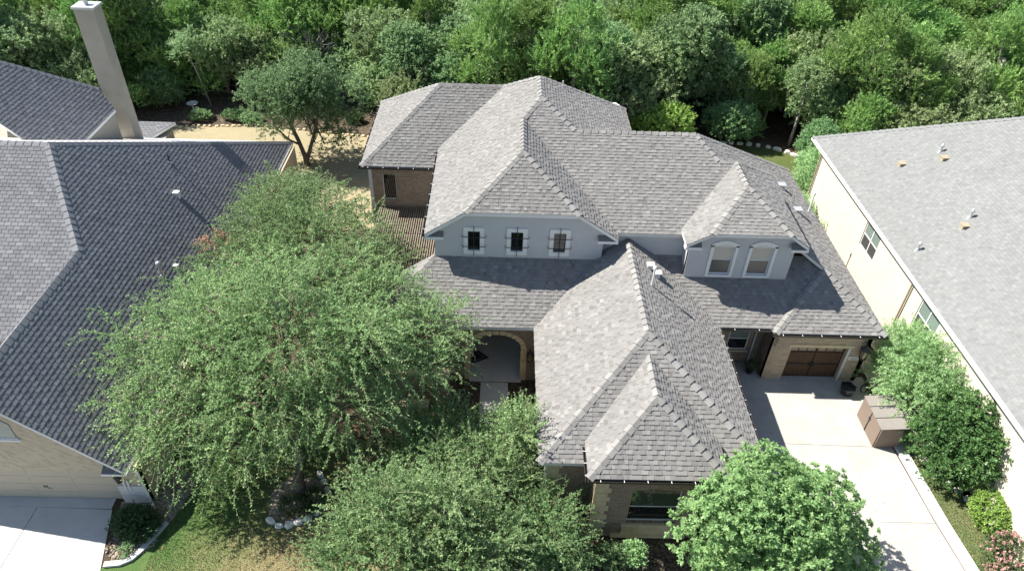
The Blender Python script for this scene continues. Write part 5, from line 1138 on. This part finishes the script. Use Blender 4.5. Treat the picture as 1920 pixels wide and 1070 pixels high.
while tries < 16000 and sum(count.values()) < 590:
    tries += 1; y = 46 + 46*FR.random()**0.9; half = 0.80*y+6; x = FR.uniform(-half, half); u_, v_ = px(x, y, 1.5)
    if u_ < -90 or u_ > 2010 or px(x, y, -1)[1] < -45: continue
    if y < edge(x) + FR.uniform(0, 2): continue
    far = (y-46)/64; sep = 1.75+0.7*far
    zone = math.sin(x*.11+1.3)+math.sin(y*.16+x*.05)+(x*.018)
    rr = FR.random(); kind = 'juniper' if rr < .56-.22*zone*.5 else ('oak' if rr < .90 else ('ash' if rr < .985 else 'dead'))
    if 10 < x < 40 and y > 60 and rr > .955: kind = 'dead'
    s = FR.uniform(.92, 1.45)*(1+.22*far)*(1.12 if kind == 'juniper' else 1.0)
    if any((x-a)**2+(y-b)**2 < (sep*.5+c*.5)**2 for a, b, c in placed): continue
    if count[kind] > 295: continue
    wood_tree(kind, x, y, s, FR.random()*6.28); placed.append((x, y, 1.5*s)); count[kind] += 1
print('wood', count)
# undergrowth nobody could count
g = np.random.default_rng(90); n = 5200; y = 50+40*g.random(n); x = (g.random(n)*2-1)*(0.8*y+6); ok_ = np.array([yy > edge(xx)-1.0 for xx, yy in zip(x, y)]); x, y = x[ok_], y[ok_]
C = np.stack([x, y, np.full(len(x), -.95)], 1); per = 14; P = np.repeat(C, per, 0)+g.normal(size=(len(C)*per, 3))*np.array([.5,.5,.22]); P[:, 2] = np.abs(P[:, 2]+.95)*1.4-.95
D = unit(g.normal(size=P.shape)+np.array([0,0,.6])); N = unit(g.normal(size=P.shape)*.5+np.array([0,0,1.0])); V, Fq = leaf_quads(P, D, N, g.uniform(.14,.3,len(P)), g.uniform(.06,.13,len(P)))
tag(link('undergrowth', np_mesh('undergrowth', V, Fq, g.uniform(0, .9, len(P)), MAT['leaf_shrub'])), 'low undergrowth between the trees of the wood', kind='stuff')
# wire fence at the wood's edge
wf = empty('wire_fence', (-30,56.0,-1.0), 'thin wire fence along the edge of the wood', 'fence')
for k in range(9):
    x = -30+k*2.7; m = MB(); m.tube([(x,56.0,-1.0),(x,56.0,.2)], .03, 6); m.build('post', MAT['bark_dead'], wf)
for z in (-.4,.1):
    m = MB(); m.tube([(-30,56.0,z),(-8.4,56.0,z)], .012, 5); m.build('wire', MAT['galvanised'], wf)
# grass blades on the two lawns near the camera
def blades(name, seed, n, x0, x1, y0, y1, z, test, h, tone, label):
    g = np.random.default_rng(seed); x = g.uniform(x0, x1, n); y = g.uniform(y0, y1, n); k = np.array([test(a, b) for a, b in zip(x, y)]); x, y = x[k], y[k]
    P = np.stack([x, y, np.full(len(x), z)], 1); D = unit(g.normal(size=P.shape)*.55+np.array([0,0,1.0])); S = unit(np.cross(D, g.normal(size=P.shape)))*.011; L = (h*g.uniform(.5,1.3,len(x)))[:, None]
    V = np.stack([P-S, P+S, P+D*L], 1).reshape(-1, 3); tag(link(name, np_mesh(name, V, np.arange(len(x)*3).reshape(-1, 3), np.clip(tone(x, y)+g.normal(0, .15, len(x)), 0, 1), MAT['leaf_grass'], 3)), label, kind='stuff')
blades('grass', 1, 70000, -13.2, -2.5, 12.5, 20.5, -.985, lambda a, b: (a > -13.1+max(0, 15.6-b)*-.5) and not ((a+8.1)**2/1.25**2+(b-17.5)**2/1.25**2 < 1), .055, lambda x, y: np.clip(.50+.14*(x+9.6)-.10*(y-15.2), .1, .95), 'short patchy grass of the front lawn')
blades('grass', 2, 22000, 18.5, 20.4, 12.5, 20.4, -.385, lambda a, b: a < 20.6-.1*max(0, b-15.5)-.35*max(0, b-17.5)*.9, .05, lambda x, y: np.full(len(x), .42), 'short grass strip between kerb and stones')

g = np.random.default_rng(61); n = 560; xs_ = np.concatenate([g.uniform(-13,-3,400), g.uniform(11,18,60), g.uniform(18.5,20.4,100)]); ys_ = np.concatenate([g.uniform(13,19,400), g.uniform(13,24,60), g.uniform(13,20,100)])
P = np.stack([xs_, ys_, np.where(xs_ < 9, -.955, np.where(xs_ < 18.2, -.382, -.36))], 1); D = unit(g.normal(size=P.shape)*np.array([1,1,.12])); N = unit(g.normal(size=P.shape)*.2+np.array([0,0,1.0])); V, Fq = leaf_quads(P, D, N, g.uniform(.05,.10,n), g.uniform(.025,.05,n))
tag(link('leaf_litter', np_mesh('leaf_litter', V, Fq, g.uniform(0, 1, n), MAT['leaf_dead'])), 'scattered fallen leaves on lawn and driveway', kind='stuff')
